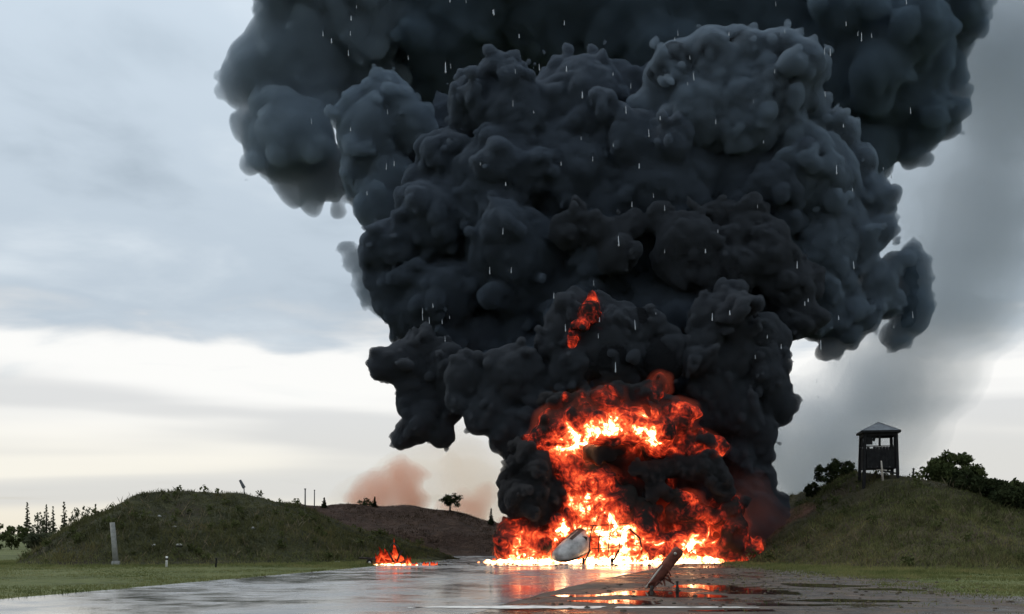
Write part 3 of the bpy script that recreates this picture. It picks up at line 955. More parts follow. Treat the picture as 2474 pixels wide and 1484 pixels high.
# where it burns hottest
HOT = [(1395, 1062, 42, .56), (1440, 1040, 34, .60), (1485, 1034, 34, .58), (1545, 1045, 34, .54), (1582, 1070, 30, .60), (1350, 1085, 26, .42), (1390, 1190, 40, .34), (1440, 1165, 26, .36), (1355, 1285, 26, .55), (1345, 1268, 20, .45), (1400, 1275, 26, .30), (1400, 1235, 34, .3),
       (1660, 1210, 30, .25), (1690, 1275, 40, .24), (1655, 1325, 24, .36), (1250, 1330, 36, .24), (1300, 1345, 40, .26), (1220, 1340, 30, .24), (1480, 1340, 60, .20), (1560, 1345, 60, .26), (1640, 1345, 50, .26), (1720, 1345, 40, .28), (1450, 1240, 50, .16), (1480, 1290, 60, .15),
       (1650, 1085, 20, .22), (1735, 1085, 22, .26), (1690, 1110, 30, .10)]
COLD = [(1590, 925, 60, .14), (1420, 965, 50, .16), (1340, 1005, 40, .12), (1480, 960, 50, .16), (1640, 1005, 40, .05), (1770, 1290, 60, .14), (1745, 1230, 50, .16), (1480, 1095, 50, .42), (1560, 1140, 60, .45), (1590, 1215, 60, .45), (1500, 1200, 24, .25), (1680, 1140, 40, .30), (1690, 1060, 24, .22), (1580, 1000, 60, .20), (1590, 930, 50, .20), (1600, 1260, 30, .2), (1330, 1140, 30, .2), (1330, 1240, 30, .25), (1230, 1275, 40, .12), (1720, 1240, 40, .2)]

fire = empty('fireball', (0, 67, 0))
tag(fire, 'roaring orange fireball with white-hot flames at the plume foot', 'fire')


def child(o, parent):
    o.parent = parent
    o.matrix_parent_inverse = Matrix.Translation(-parent.location)
    return o


def build_fire(balls, base_heat, hot=True):
    global rng
    rng = np.random.default_rng(55 + len(balls))
    F = Field(balls, 0.085, pad=1.2, warp=0.42, warp_wl=1.6, zmin=0.02)
    for c, r in balls: F.add(c, r, 0.35)
    for c, r in puffs(balls, n1=10, n2=2)[len(balls):]: F.add(c, r, 0.15)
    base = F.d.copy()
    F.rough(0.9, 0.13, (1, 1, 1.7))
    F.billow(0.7, 0.16)
    F.rough(0.38, 0.06, (1, 1, 1.6))
    me = F.mesh('flames', 0.0)
    v = np.empty(len(me.vertices) * 3, dtype=np.float32); me.vertices.foreach_get('co', v); v = v.reshape(-1, 3)
    idx = np.clip(np.round((v - F.lo) / F.vox).astype(int), 0, np.array(F.shape) - 1)
    recess = -base[idx[:, 0], idx[:, 1], idx[:, 2]]
    sx = CX + v[:, 0] / v[:, 1] * FOC; sy = HOR - (v[:, 2] - EYE) / v[:, 1] * FOC
    heat = np.full(len(v), base_heat, dtype=np.float32)
    for L, sg in (((HOT, 1), (COLD, -1)) if hot else ()):
        for x, y, r, a in L:
            c = P(x, y, 67.6); rr = r / FOC * 67.6
            heat += sg * a * np.exp(-(((v[:, 0] - c[0]) ** 2 + (v[:, 2] - c[2]) ** 2) / (rr * rr) + ((v[:, 1] - c[1]) / 4.0) ** 2))
    heat += np.clip(recess, -0.4, 0.4) * 0.9
    if hot: heat += 0.20 * np.exp(-v[:, 2] / 0.35)
    a = me.attributes.new('burning', 'FLOAT', 'POINT'); a.data.foreach_set('value', heat)
    child(link('flames', me, M_FIRE), fire)
    if hot:
        F.d = base; F.billow(1.0, 0.16); F.rough(0.6, 0.08)
        F2 = Field.__new__(Field); F2.d, F2.vox, F2.lo = np.ascontiguousarray(F.d[::2, ::2, ::2]), F.vox * 2, F.lo
        for iso in (0.08, 0.20):
            g = child(link('flame_glow', F2.mesh('flame_glow', iso), M_GLOW), fire)
            g['kind'] = 'stuff'


build_fire(px_balls(FIRE, 67.6, 0.25), 0.285)


def tongue_mesh(seed, tall):
    r_ = random.Random(seed)
    bm = bmesh.new()
    n = 7
    ph = r_.uniform(0, 6); am = r_.uniform(0.12, 0.3)
    pts, rad = [], []
    for i in range(n + 1):
        t = i / n
        pts.append((am * math.sin(ph + t * 3.2) * t, 0.5 * am * math.cos(ph * 1.7 + t * 4) * t, t * tall))
        rad.append(0.02 + 0.30 * (1 - t) ** 0.8 * (0.45 + 1.1 * math.sin(math.pi * min(1, 0.28 + t * 0.75))))
    add_tube(bm, pts, rad, 8, True, 0.22)
    return bm_mesh('flame', bm, True)


TONGUES = [tongue_mesh(i, 1.0 + 0.12 * (i % 3)) for i in range(7)]
for m_ in TONGUES: m_.materials.append(M_TONGUE)
SMALL_TONGUES = [m_.copy() for m_ in TONGUES]
for m_ in SMALL_TONGUES: m_.materials[0] = M_TONGUE_LOW


def flame(x, Y, h, wd, parent, z=0.0, small=False):
    o = bpy.data.objects.new('flame', rnd.choice(SMALL_TONGUES if small else TONGUES))
    C.objects.link(o)
    o.parent = parent
    o.location = Vector(((x - CX) / FOC * Y, Y, z)) - parent.location
    o.scale = (wd, wd, h)
    o.rotation_euler = (rnd.uniform(-.2, .2), rnd.uniform(-.3, .3), rnd.uniform(0, 6.28))
    return o


for i in range(120):
    x = rnd.uniform(1185, 1748)
    Y = rnd.uniform(65.6, 67.4)
    if 1330 < x < 1425: Y = rnd.uniform(67.4, 68.4)
    k = 0.5 + 0.5 * math.sin(x * 0.045) * math.sin(x * 0.013 + 1)
    en = min(1, max(0.25, (x - 1170) / 70), max(0.3, (1760 - x) / 50))
    flame(x, Y, rnd.uniform(0.25, 0.8) * (0.6 + 0.9 * k) * en, rnd.uniform(0.4, 1.0) * max(0.4, en), fire)


def build_pool():
    t = MT('burning_fuel')
    n = t.noise(t.coord('Position'), 1.4, 6, 0.8)
    e = flame_ramp(t, t.ramp(n, [(0.3, 0.76), (0.55, 1.0)]))
    t.l.new(e.outputs[0], t.out.inputs['Surface'])
    L = []
    for i in range(150):
        x = rnd.uniform(1150, 1750)
        Y = rnd.uniform(66.0, 67.6) if x > 1240 else rnd.uniform(66.6, 67.6)
        e_ = min(1, (x - 1140) / 110, (1765 - x) / 60)
        L.append((np.array([(x - CX) / FOC * Y, Y, 0.0]), rnd.uniform(0.16, 0.42) * max(0.22, e_)))
    F = Field(L, 0.07, pad=0.6, warp=0.15, warp_wl=0.8, zmin=-0.3)
    for c, r in L: F.add(c, r, 0.2)
    F.rough(0.35, 0.05)
    child(link('burning_fuel', F.mesh('burning_fuel'), t.m), fire)


build_pool()

# flames glowing through the soot higher up: burning gas just under the skin of the smoke
from mathutils.bvhtree import BVHTree
EYE_P = Vector((0, 0, EYE))


def smoke_front(x, y, meshes):
    best = None
    d = (Vector(P(x, y, 70.0)) - EYE_P).normalized()
    for bv in meshes:
        h = bv.ray_cast(EYE_P, d)
        if h[0] is not None and (best is None or h[3] < best[1]): best = (h[0], h[3])
    return best[0] if best else None


def bvh(me):
    v = np.empty(len(me.vertices) * 3, dtype=np.float32); me.vertices.foreach_get('co', v)
    f = np.empty(len(me.loops), dtype=np.int32); me.loops.foreach_get('vertex_index', f)
    return BVHTree.FromPolygons(v.reshape(-1, 3).tolist(), f.reshape(-1, 4).tolist())


TREES = [bvh(m_) for m_ in SMOKE_MESH[10:] if len(m_.polygons) < 60000]


def pocket(L, heat, sink):
    B = []
    for x, y, r in L:
        h = smoke_front(x, y, TREES)
        if h is None: continue
        rr = r / FOC * h.y
        B.append((np.array(h) + np.array([0, rr + sink, 0]), rr))
    if B: build_fire(B, heat, False)


pocket([(1410, 755, 30), (1426, 738, 26), (1396, 780, 22), (1440, 765, 18)], 0.19, -0.22)
pocket([(1382, 812, 22), (1374, 830, 16)], 0.15, -0.2)


# ------------------------------------------------------------------ thin drifting smoke
def drift(name, balls, vox, alb, dens, label, aniso=0.3, warp=1.2, wlw=5.0, zmin=None, n1=12, isos=(0.0,)):
    F = Field(balls, vox, pad=3.0, warp=warp, warp_wl=wlw, zmin=zmin)
    for c, r in balls: F.add(c, r, 1.5)
    for c, r in puffs(balls, n1=n1, n2=2)[len(balls):]: F.add(c, r, 0.6)
    F.billow(vox * 8, vox * 1.2)
    root = empty(name, balls[0][0])
    m = smoke_volume(name, alb, dens / len(isos), aniso)
    for iso in isos:
        c = link('smoke_layer', F.mesh('smoke_layer', iso), m)
        c.parent = root
        c.matrix_parent_inverse = Matrix.Translation(-root.location)
        c['kind'] = 'stuff'
    return tag(root, label, 'smoke', kind='stuff')


drift('drifting_smoke', px_balls([(2330, 120, 190), (2420, 320, 150), (2330, 520, 190), (2240, 740, 160), (2140, 930, 150), (2040, 1060, 150), (2180, 1090, 80), (1960, 1160, 140), (2480, 100, 180), (2120, 1190, 100), (1850, 1050, 130)], 130, 2), 0.9,
      (0.54, 0.585, 0.63), 0.17, 'grey smoke bank drifting behind the plume and watchtower', 0.3, 2.6, 8.0, None, 22, (1.6, 0.4, -1.0, -2.2))
drift('tan_haze', px_balls([(1060, 1200, 60), (1120, 1215, 75), (1170, 1220, 70), (1130, 1150, 70), (1190, 1160, 60), (1060, 1135, 50), (1150, 1250, 70), (985, 1200, 50), (1000, 1130, 45), (900, 1200, 50), (940, 1150, 50), (1090, 1100, 45), (850, 1225, 35)], 114, 1.5), 0.45,
      (1.0, 0.80, 0.60), 0.10, 'thin cream haze of smoke glowing behind the back bank', 0.7, 1.0, 4.0, None, 16, (0.8, -0.4))  # warm glow of the lit smoke put into its cream albedo
drift('tan_smoke', px_balls([(850, 1215, 18), (880, 1190, 22), (905, 1165, 22), (935, 1150, 24), (965, 1135, 26), (990, 1140, 20), (950, 1180, 30), (975, 1205, 34), (920, 1205, 26), (880, 1222, 24), (1000, 1225, 24), (1120, 1222, 28), (1145, 1245, 30), (1085, 1235, 22), (1165, 1210, 20)], 108, 1.0), 0.28,
      (0.90, 0.56, 0.42), 0.55, 'brownish tan smoke puffs rising behind the back bank', 0.6, 0.9, 2.2, None, 20, (0.35, 0.0, -0.35))
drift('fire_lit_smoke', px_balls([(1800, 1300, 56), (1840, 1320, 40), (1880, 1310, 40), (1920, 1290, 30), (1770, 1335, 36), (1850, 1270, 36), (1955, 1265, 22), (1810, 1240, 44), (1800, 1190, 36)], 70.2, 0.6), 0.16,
      (0.66, 0.30, 0.25), 0.34, 'thin smoke lit red by the fire, hanging against the watchtower bank', 0.2, 0.5, 2.2, 0.03, 18, (0.3, 0.0, -0.35))  # red firelight put into the smoke albedo


# ------------------------------------------------------------------ watchtower
M_WOOD = simple_mat('weathered_black_wood', (0.005, 0.005, 0.006), (0.016, 0.016, 0.016), 5.0, 0.8, 0.2, 0.5, 20)
M_ROOF = simple_mat('grey_sheet_roof', (0.10, 0.11, 0.12), (0.20, 0.21, 0.22), 3.0, 0.55, 0.4)
M_PALE_WOOD = simple_mat('bare_pale_wood', (0.28, 0.25, 0.21), (0.48, 0.44, 0.38), 6.0)


def part_box(name, c, s, mat, parent, rot=None, taper=1.0, bev=0.012):
    bm = bmesh.new()
    add_box(bm, c, s, rot, taper)
    if bev: bmesh.ops.bevel(bm, geom=bm.edges[:], offset=bev, segments=1, affect='EDGES')
    return link(name, bm_mesh(name, bm), mat, parent)


def part_tube(name, pts, rad, mat, parent, seg=10, jit=0.0):
    bm = bmesh.new()
    add_tube(bm, pts, rad, seg, True, jit)
    return link(name, bm_mesh(name, bm, seg > 6), mat, parent)


def watchtower():
    Y = 69.0
    X = (2121 - CX) / FOC * Y
    zg = float(ground_z(np.array([X]), np.array([Y]))[0])
    zt = lambda y: EYE + (HOR - y) / FOC * Y
    root = empty('watchtower', (X, Y, zg), R(-9))
    tag(root, 'black timber watchtower with pyramid roof standing on the grassy bank', 'watchtower')
    fl, ev, ap = zt(1134) - zg, zt(1046) - zg, zt(1021) - zg
    hw = 0.93
    for sx in (-1, 1):
        for sy in (-1, 1):
            gx, gy = X + sx * hw, Y + sy * hw
            low = float(ground_z(np.array([gx]), np.array([gy]))[0]) - zg - 0.15
            part_tube('corner_post', [(sx * hw * 1.05, sy * hw * 1.03, low), (sx * hw * 0.965, sy * hw * 0.965, ev)], [0.105, 0.095], M_WOOD, root, 6)
    part_box('floor', (0, 0, fl + 0.05), (hw * 2.02, hw * 2.02, 0.10), M_WOOD, root)
    H = ev - fl
    win = fl + H * 0.60            # window sill height
    nb = 9
    for side in range(4):
        rot = Matrix.Rotation(side * math.pi / 2, 3, 'Z')
        sill = win if side in (0,) else (win if side != 2 else win - 0.05)
        for k in range(nb):
            u = -hw + 0.12 + (k + 0.5) * (2 * hw - 0.24) / nb
            h0, h1 = fl + 0.11, sill - 0.02 - (0.10 if k % 3 == 1 else 0.0) * (side == 0 and k < 4)
            c = rot @ Vector((u, -hw + 0.02 + 0.008 * (k % 2), (h0 + h1) / 2))
            part_box('board', c, ((2 * hw - 0.24) / nb - 0.012, 0.03, h1 - h0), M_WOOD, root, rot, 1.0, 0.004)
        c = rot @ Vector((0, -hw - 0.02, sill + 0.02)); part_box('window_sill', c, (2 * hw - 0.20, 0.09, 0.055), M_WOOD, root, rot)
        c = rot @ Vector((0, -hw + 0.0, ev - 0.13)); part_box('lintel', c, (2 * hw - 0.16, 0.07, 0.24), M_WOOD, root, rot)
        if side in (0, 1, 3):
            c = rot @ Vector((-0.06, -hw + 0.02, (sill + ev) / 2)); part_box('mullion', c, (0.13, 0.06, ev - sill), M_WOOD, root, rot)
    # boarded half of one window, a hanging board inside the other
    part_box('shutter', (-0.64, -hw + 0.05, win + 0.42), (0.34, 0.03, 0.62), M_WOOD, root)
    part_box('shutter', (-0.36, -hw + 0.06, ev - 0.36), (0.16, 0.03, 0.42), M_WOOD, root, Matrix.Rotation(R(14), 3, 'Y'))
    part_box('shutter', (0.80, -hw + 0.05, (win + ev) / 2), (0.12, 0.03, ev - win), M_WOOD, root)
    # roof
    bm = bmesh.new()
    e = hw + 0.17
    b = [bm.verts.new((x, y, z)) for z in (ev - 0.02, ev + 0.06) for x, y in ((-e, -e), (e, -e), (e, e), (-e, e))]
    t = bm.verts.new((0, 0, ap))
    bm.faces.new(b[3::-1])
    for k in range(4):
        bm.faces.new((b[k], b[(k + 1) % 4], b[4 + (k + 1) % 4], b[4 + k]))
        bm.faces.new((b[4 + k], b[4 + (k + 1) % 4], t))
    rf = link('roof', bm_mesh('roof', bm), M_ROOF, root)
    for k in range(4):
        r_ = Matrix.Rotation(k * math.pi / 2, 3, 'Z')
        c = r_ @ Vector((0, -e - 0.02, ev + 0.0))
        part_box('eaves_board', c, (2 * e + 0.08, 0.035, 0.14), M_WOOD, rf, r_)
        a = r_ @ Vector((-e, -e, ev + 0.07)); part_tube('ridge', [a, (0, 0, ap + 0.015)], 0.025, M_ROOF, rf, 6)
    # pale pole and braces below the floor
    part_tube('prop_pole', [(0.12, -hw - 0.08, -0.35), (0.06, -hw - 0.07, 0.5), (0.02, -hw - 0.06, fl + 0.45)], [0.075, 0.055, 0.045], M_PALE_WOOD, root, 8, 0.06)
    part_box('brace', (0.5, -hw + 0.08, fl - 0.22), (0.95, 0.05, 0.10), M_WOOD, root, Matrix.Rotation(R(10), 3, 'Y'))
    part_box('brace', (0.05, -hw - 0.0, fl - 0.09), (0.6, 0.03, 0.05), M_PALE_WOOD, root, Matrix.Rotation(R(2), 3, 'Y'))


watchtower()

# ------------------------------------------------------------------ burning wreck in the fire
M_HULL = simple_mat('scorched_grey_paint', (0.20, 0.19, 0.18), (0.55, 0.54, 0.52), 2.2, 0.55, 0.35, 0.25)
M_SCORCH = simple_mat('scorched_panel', (0.06, 0.055, 0.05), (0.22, 0.20, 0.185), 3.0, 0.7, 0.25)
M_CHAR = simple_mat('charred_metal', (0.010, 0.008, 0.007), (0.045, 0.032, 0.026), 6.0, 0.75, 0.3, 0.5)
M_TYRE = simple_mat('burnt_tyre', (0.008, 0.008, 0.008), (0.022, 0.02, 0.02), 8.0, 0.9, 0.1)


def arc_shell(bm, ring_c, radii, axis_u, axis_v, a0, a1, seg, scale=1.0):
    rings = []
    for c, (ru, rv) in zip(ring_c, radii):
        ring = []
        for k in range(seg + 1):
            a = a0 + (a1 - a0) * k / seg
            ring.append(bm.verts.new(Vector(c) + axis_u * (math.cos(a) * ru * scale) + axis_v * (math.sin(a) * rv * scale)))
        rings.append(ring)
    for r0, r1 in zip(rings, rings[1:]):
        for k in range(seg):
            bm.faces.new((r0[k], r0[k + 1], r1[k + 1], r1[k]))
    return rings


def wreck():
    Y = 66.0
    o = Vector(((1390 - CX) / FOC * Y, Y, 0))
    root = empty('wrecked_hull', o)
    tag(root, 'pale grey rounded wreck hull with charred ribs standing in the flames', 'wreck')
    L = lambda x, y, Yq: Vector(P(x, y, Yq)) - o
    cs = [L(1338, 1347, 65.4), L(1345, 1344, 65.45), L(1359, 1338, 65.6), L(1378, 1327, 65.8), L(1396, 1314, 66.2), L(1408, 1304, 66.9)]
    rr = [(0.16, 0.18), (0.34, 0.38), (0.52, 0.56), (0.66, 0.70), (0.74, 0.76), (0.74, 0.74)]
    ax = (cs[-1] - cs[0]).normalized()
    u = ax.cross(Vector((0, 1, 0))).normalized()
    v = ax.cross(u).normalized()
    bm = bmesh.new()
    rings = arc_shell(bm, cs, rr, u, v, 0, 2 * math.pi, 28)
    for k, vt in enumerate(rings[-1]): vt.co += ax * (0.12 * math.sin(k * 1.9) + 0.08 * math.sin(k * 4.3))
    bmesh.ops.remove_doubles(bm, verts=bm.verts[:], dist=0.001)
    bm.faces.new([v_ for v_ in rings[0] if v_.is_valid])
    for v_ in bm.verts: v_.co += Vector((rnd.uniform(-.02, .02), rnd.uniform(-.02, .02), rnd.uniform(-.02, .02)))
    bmesh.ops.solidify(bm, geom=bm.faces[:], thickness=0.035)
    bmesh.ops.recalc_face_normals(bm, faces=bm.faces[:])
    hull = link('hull', bm_mesh('hull', bm, True), M_HULL, root)
    # dark belly plate
    bm = bmesh.new()
    down = Vector((0, 0, -1))
    a_d = math.atan2(down.dot(v), down.dot(u))
    arc_shell(bm, cs[1:], rr[1:], u, v, a_d - 0.75, a_d + 0.75, 12, 1.03)
    bmesh.ops.solidify(bm, geom=bm.faces[:], thickness=0.02)
    bmesh.ops.recalc_face_normals(bm, faces=bm.faces[:])
    link('belly_plate', bm_mesh('belly_plate', bm, True), M_CHAR, hull)
    # burnt-out opening and scorched top panel
    bm = bmesh.new()
    c = L(1411, 1303, 65.62)
    ring = [bm.verts.new(c + Vector((math.cos(a) * 0.17 * (1 + .25 * math.sin(3 * a)), 0.02 * math.sin(2 * a), math.sin(a) * 0.21 * (1 + .2 * math.cos(2 * a))))) for a in [k * 2 * math.pi / 14 for k in range(14)]]
    bm.faces.new(ring)
    ex = bmesh.ops.extrude_face_region(bm, geom=bm.faces[:])
    for v_ in [g for g in ex['geom'] if isinstance(g, bmesh.types.BMVert)]: v_.co.y += 0.35
    bmesh.ops.recalc_face_normals(bm, faces=bm.faces[:])
    link('burnt_opening', bm_mesh('burnt_opening', bm), M_CHAR, hull)
    bm = bmesh.new()
    a_u = math.atan2(Vector((0, 0, 1)).dot(v), Vector((0, 0, 1)).dot(u))
    arc_shell(bm, cs[3:], rr[3:], u, v, a_u - 0.55, a_u + 0.55, 8, 1.02)
    bmesh.ops.solidify(bm, geom=bm.faces[:], thickness=0.02)
    bmesh.ops.recalc_face_normals(bm, faces=bm.faces[:])
    link('scorched_panel', bm_mesh('scorched_panel', bm, True), M_SCORCH, hull)
    # exposed ribs and stringers of the body behind
    for i, (x, Yq) in enumerate([(1436, 66.3), (1458, 66.6), (1482, 66.9), (1508, 67.1)]):
        pts = []
        for k in range(11):
            a = math.pi * (0.02 + 0.98 * k / 10)
            pts.append(L(x + 26 * math.cos(a) * 0.5, 1335 - (66 - i * 3) * math.sin(a), Yq - 0.25 + 0.9 * math.cos(a)))
        part_tube('rib', pts, 0.035, M_CHAR, root, 6)
    for y, x0, x1 in ((1268, 1425, 1520), (1296, 1425, 1508), (1324, 1430, 1515)):
        part_tube('stringer', [L(x0, y + 2, 65.7), L((x0 + x1) / 2, y, 65.9), L(x1, y - 4, 66.5)], 0.03, M_CHAR, root, 6)
    part_tube('strut', [L(1520, 1278, 66.4), L(1545, 1300, 66.2), L(1552, 1340, 66.1)], 0.06, M_CHAR, root, 6)
    for x, Yq in ((1409, 65.2), (1478, 65.3)):
        c = L(x, 1352, Yq); c.z = 0.17
        part_tube('landing_leg', [c + Vector((0.10, 0.05, 0.02)), c + Vector((0.42, 0.3, 0.62))], 0.055, M_CHAR, root, 8)
        bm = bmesh.new()
        add_tube(bm, [c + Vector((-0.07, 0, 0)), c + Vector((-0.05, 0, 0)), c + Vector((0.05, 0, 0)), c + Vector((0.07, 0, 0))], [0.13, 0.17, 0.17, 0.13], 16)
        wh = link('wheel', bm_mesh('wheel', bm, True), M_TYRE, root)
        part_tube('rim', [c + Vector((-0.085, 0, 0)), c + Vector((0.085, 0, 0))], 0.075, M_HULL, wh, 12)


wreck()

# ------------------------------------------------------------------ small burning wreckage by the lawn
def small_wreck():
    Y = 62.0
    o = Vector(((945 - CX) / FOC * Y, Y, 0))
    root = empty('burning_debris', o)
    tag(root, 'twisted charred frame burning at the grass edge of the taxiway', 'wreckage')
    L = lambda x, y, Yq=Y: Vector(P(x, y, Yq)) - o
    part_tube('beam', [L(905, 1362), L(935, 1361), L(965, 1360), L(982, 1358), L(986, 1363)], [0.07, 0.06, 0.06, 0.07, 0.06], M_CHAR, root, 8, 0.15)
    part_tube('bent_bar', [L(952, 1360), L(944, 1345), L(938, 1335)], 0.055, M_CHAR, root, 7, 0.1)
    part_tube('bent_bar', [L(958, 1360), L(963, 1345), L(967, 1336), L(972, 1331)], 0.055, M_CHAR, root, 7, 0.1)
    part_tube('bent_bar', [L(948, 1340), L(942, 1322), L(950, 1312), L(960, 1322), L(966, 1330)], 0.045, M_CHAR, root, 7, 0.1)
    part_tube('plank', [L(867, 1348), L(885, 1348.5), L(903, 1350)], 0.06, M_CHAR, root, 6, 0.15)
    part_tube('plank', [L(872, 1364), L(885, 1363.5), L(900, 1361)], 0.07, M_CHAR, root, 6, 0.2)
    part_tube('post', [L(905, 1366), L(904, 1345)], [0.07, 0.06], M_CHAR, root, 7, 0.1)
    c = L(893, 1359)
    bm = bmesh.new()
    add_tube(bm, [c + Vector((0, -0.09, 0)), c + Vector((0, -0.06, 0)), c + Vector((0, 0.06, 0)), c + Vector((0, 0.09, 0))], [0.13, 0.18, 0.18, 0.13], 14, True, 0.05)
    wh = link('wheel', bm_mesh('wheel', bm, True), M_TYRE, root)
    part_tube('rim', [c + Vector((0, -0.10, 0)), c + Vector((0, 0.10, 0))], 0.07, M_HULL, wh, 10)
    fr = empty('small_fire', o + Vector((0.1, 0.25, 0)))
    tag(fr, 'small orange fire burning on twisted debris at the grass edge', 'fire')
    for x, h, wd, dy in [(915, .55, .5, .3), (922, .85, .6, .35), (930, 1.0, .7, .4), (938, .75, .6, .3), (946, .55, .6, .5), (953, .9, .5, .35), (956, 1.25, .45, .4), (962, .8, .5, .4), (970, .6, .5, .45), (978, .35, .5, .3), (925, .4, .7, .1), (940, .35, .8, .1), (958, .35, .7, .1), (910, .3, .5, .2), (984, .45, .4, .2)]:
        flame(x, Y + dy, h, wd, fr, 0.0, True)
    for x in (912, 925, 937, 948, 960, 972, 983): flame(x, Y - 0.12, 0.14, 0.5, fr, 0.0)
    # burning drips running out over the tarmac
    for x, Yq, lb in [(988, 61.8, 'low flame curling off the end of the burning debris beam'), (1003, 61.4, 'thin low flame lying on the tarmac past the burning debris'), (1030, 61.8, 'tiny flame patch on tarmac midway between debris and fireball'), (1050, 62.3, 'tiny flame patch on tarmac nearer the fireball than the debris')]:
        e_ = empty('ground_flame', ((x - CX) / FOC * Yq, Yq, 0))
        tag(e_, lb, 'fire')
        for k in range(4):
            flame(x + rnd.uniform(-7, 7), Yq + rnd.uniform(-.1, .1), rnd.uniform(0.10, 0.24) * (2.2 if x < 1000 else 1), rnd.uniform(0.12, 0.25), e_, 0.0, True)


small_wreck()

# ------------------------------------------------------------------ leaning log with stubs in the mud
M_LOG = simple_mat('burnt_red_log', (0.060, 0.018, 0.012), (0.16, 0.050, 0.032), 4.0, 0.75, 0.2, 0.6, 14)


def log():
    Y = 34.5
    o = Vector(((1600 - CX) / FOC * Y, Y, 0))
    root = empty('leaning_log', o)
    tag(root, 'reddish-brown charred log leaning up out of the wet mud', 'log')
    L = lambda x, y, Yq=Y: Vector(P(x, y, Yq)) - o
    bm = bmesh.new()
    pts = [L(1566, 1419), L(1580, 1404), L(1597, 1383), L(1614, 1361), L(1628, 1344), L(1637, 1333), L(1642, 1326)]
    add_tube(bm, pts, [0.12, 0.155, 0.18, 0.178, 0.172, 0.178, 0.12], 16, True, 0.06)
    lg = link('trunk', bm_mesh('trunk', bm, True), M_LOG, root)
    part_tube('knot', [L(1631, 1338, Y - 0.16), L(1630, 1336, Y - 0.215)], [0.05, 0.03], M_PALE_WOOD, lg, 8, 0.1)
    part_tube('bare_strip', [L(1559, 1420, Y - 0.10), L(1574, 1399, Y - 0.12), L(1590, 1378, Y - 0.13), L(1600, 1366, Y - 0.12)], [0.022, 0.03, 0.028, 0.012], M_PALE_WOOD, lg, 6)
    for a, b, r in [((1596, 1392), (1578, 1422), .05), ((1602, 1385), (1620, 1404), .05), ((1598, 1396), (1628, 1411), .045), ((1590, 1398), (1566, 1412), .05), ((1612, 1372), (1620, 1392), .04), ((1600, 1398), (1606, 1415), .04), ((1585, 1405), (1600, 1412), .05)]:
        m_ = ((a[0] + b[0]) / 2 + rnd.uniform(-3, 3), (a[1] + b[1]) / 2 - 3)
        part_tube('root', [L(*a), L(*m_, Y - 0.12), L(*b, Y - 0.2)], [r, r * 0.8, r * 0.45], M_LOG, root, 7, 0.15)
    for x, y0, y1, Yq in ((1573, 1418, 1436, Y - 0.4), (1635, 1404, 1444, Y - 1.5)):
        zb = -0.05
        top = L(x, y0, Yq)
        part_tube('stub', [Vector((top.x, top.y, zb)), Vector((top.x + 0.01, top.y, 0.15)), top], [0.055, 0.05, 0.045], M_CHAR, root, 8, 0.12)


log()

# ------------------------------------------------------------------ posts, poles, stones on the banks
M_CONC = simple_mat('weathered_concrete', (0.16, 0.16, 0.15), (0.30, 0.30, 0.28), 5.0)
M_STEEL = simple_mat('dull_grey_steel', (0.06, 0.065, 0.07), (0.12, 0.125, 0.13), 5.0, 0.5, 0.4)
M_WHITE = simple_mat('worn_white_paint', (0.45, 0.45, 0.42), (0.75, 0.74, 0.70), 6.0)


def post(name, x, Y, h, r, mat, label, cat, lean=(0, 0), cap=None, z=None):
    b = G(x, Y)
    root = empty(name, b)
    tag(root, label, cat)
    part_tube('shaft', [(0, 0, -0.15), (lean[0] * 0.5, lean[1] * 0.5, h * 0.5), (lean[0], lean[1], h)], [r * 1.08, r, r * 0.94], mat, root, 8, 0.03)
    if cap: cap(root, Vector((lean[0], lean[1], h)))
    return root


def conc_cap(root, p):
    part_box('footing', (0, 0, 0.05), (0.44, 0.4, 0.24), M_CONC, root, None, 0.8)


post('concrete_post', 280, 61.5, 2.25, 0.15, M_CONC, 'tall grey concrete post at the foot of the left bank', 'post', (-0.20, 0), conc_cap)
post('marker_post', 402, 58.5, 0.55, 0.06, M_WHITE, 'short white marker post in the lawn before the left bank', 'post', (0.02, 0), lambda r_, p: part_box('band', p - Vector((0, 0, 0.14)), (0.14, 0.14, 0.10), M_CHAR, r_))
post('stake', 521, 58.0, 0.45, 0.045, M_WOOD, 'short dark stake in the lawn at the bank foot', 'post', (0.03, 0), lambda r_, p: part_box('top', p, (0.10, 0.10, 0.05), M_WOOD, r_))
post('thin_pole', 737, 97, 2.0, 0.06, M_STEEL, 'thicker of two thin poles on the back bank', 'pole', (0, 0), lambda r_, p: part_box('cap', p, (0.16, 0.16, 0.08), M_STEEL, r_))
post('thin_pole', 759, 98, 1.7, 0.045, M_STEEL, 'thinner of two poles on the back bank, next to the small conifer', 'pole', (0.02, 0), lambda r_, p: part_box('cap', p, (0.12, 0.12, 0.06), M_STEEL, r_))


def lamp_head(root, p):
    part_box('lamp_head', p + Vector((-0.14, 0, 0.26)), (0.22, 0.20, 0.62), M_STEEL, root, Matrix.Rotation(R(-28), 3, 'Y'), 0.7)
    part_tube('arm', [p - Vector((0, 0, 0.1)), p + Vector((-0.06, 0, 0.1))], 0.035, M_STEEL, root, 6)


post('floodlight_pole', 592, 80, 0.75 + 3.9 - float(G(592, 80).z) + 0.3, 0.04, M_STEEL, 'leaning floodlight on a thin pole above the left bank crest', 'lamp', (-0.08, 0), lamp_head)


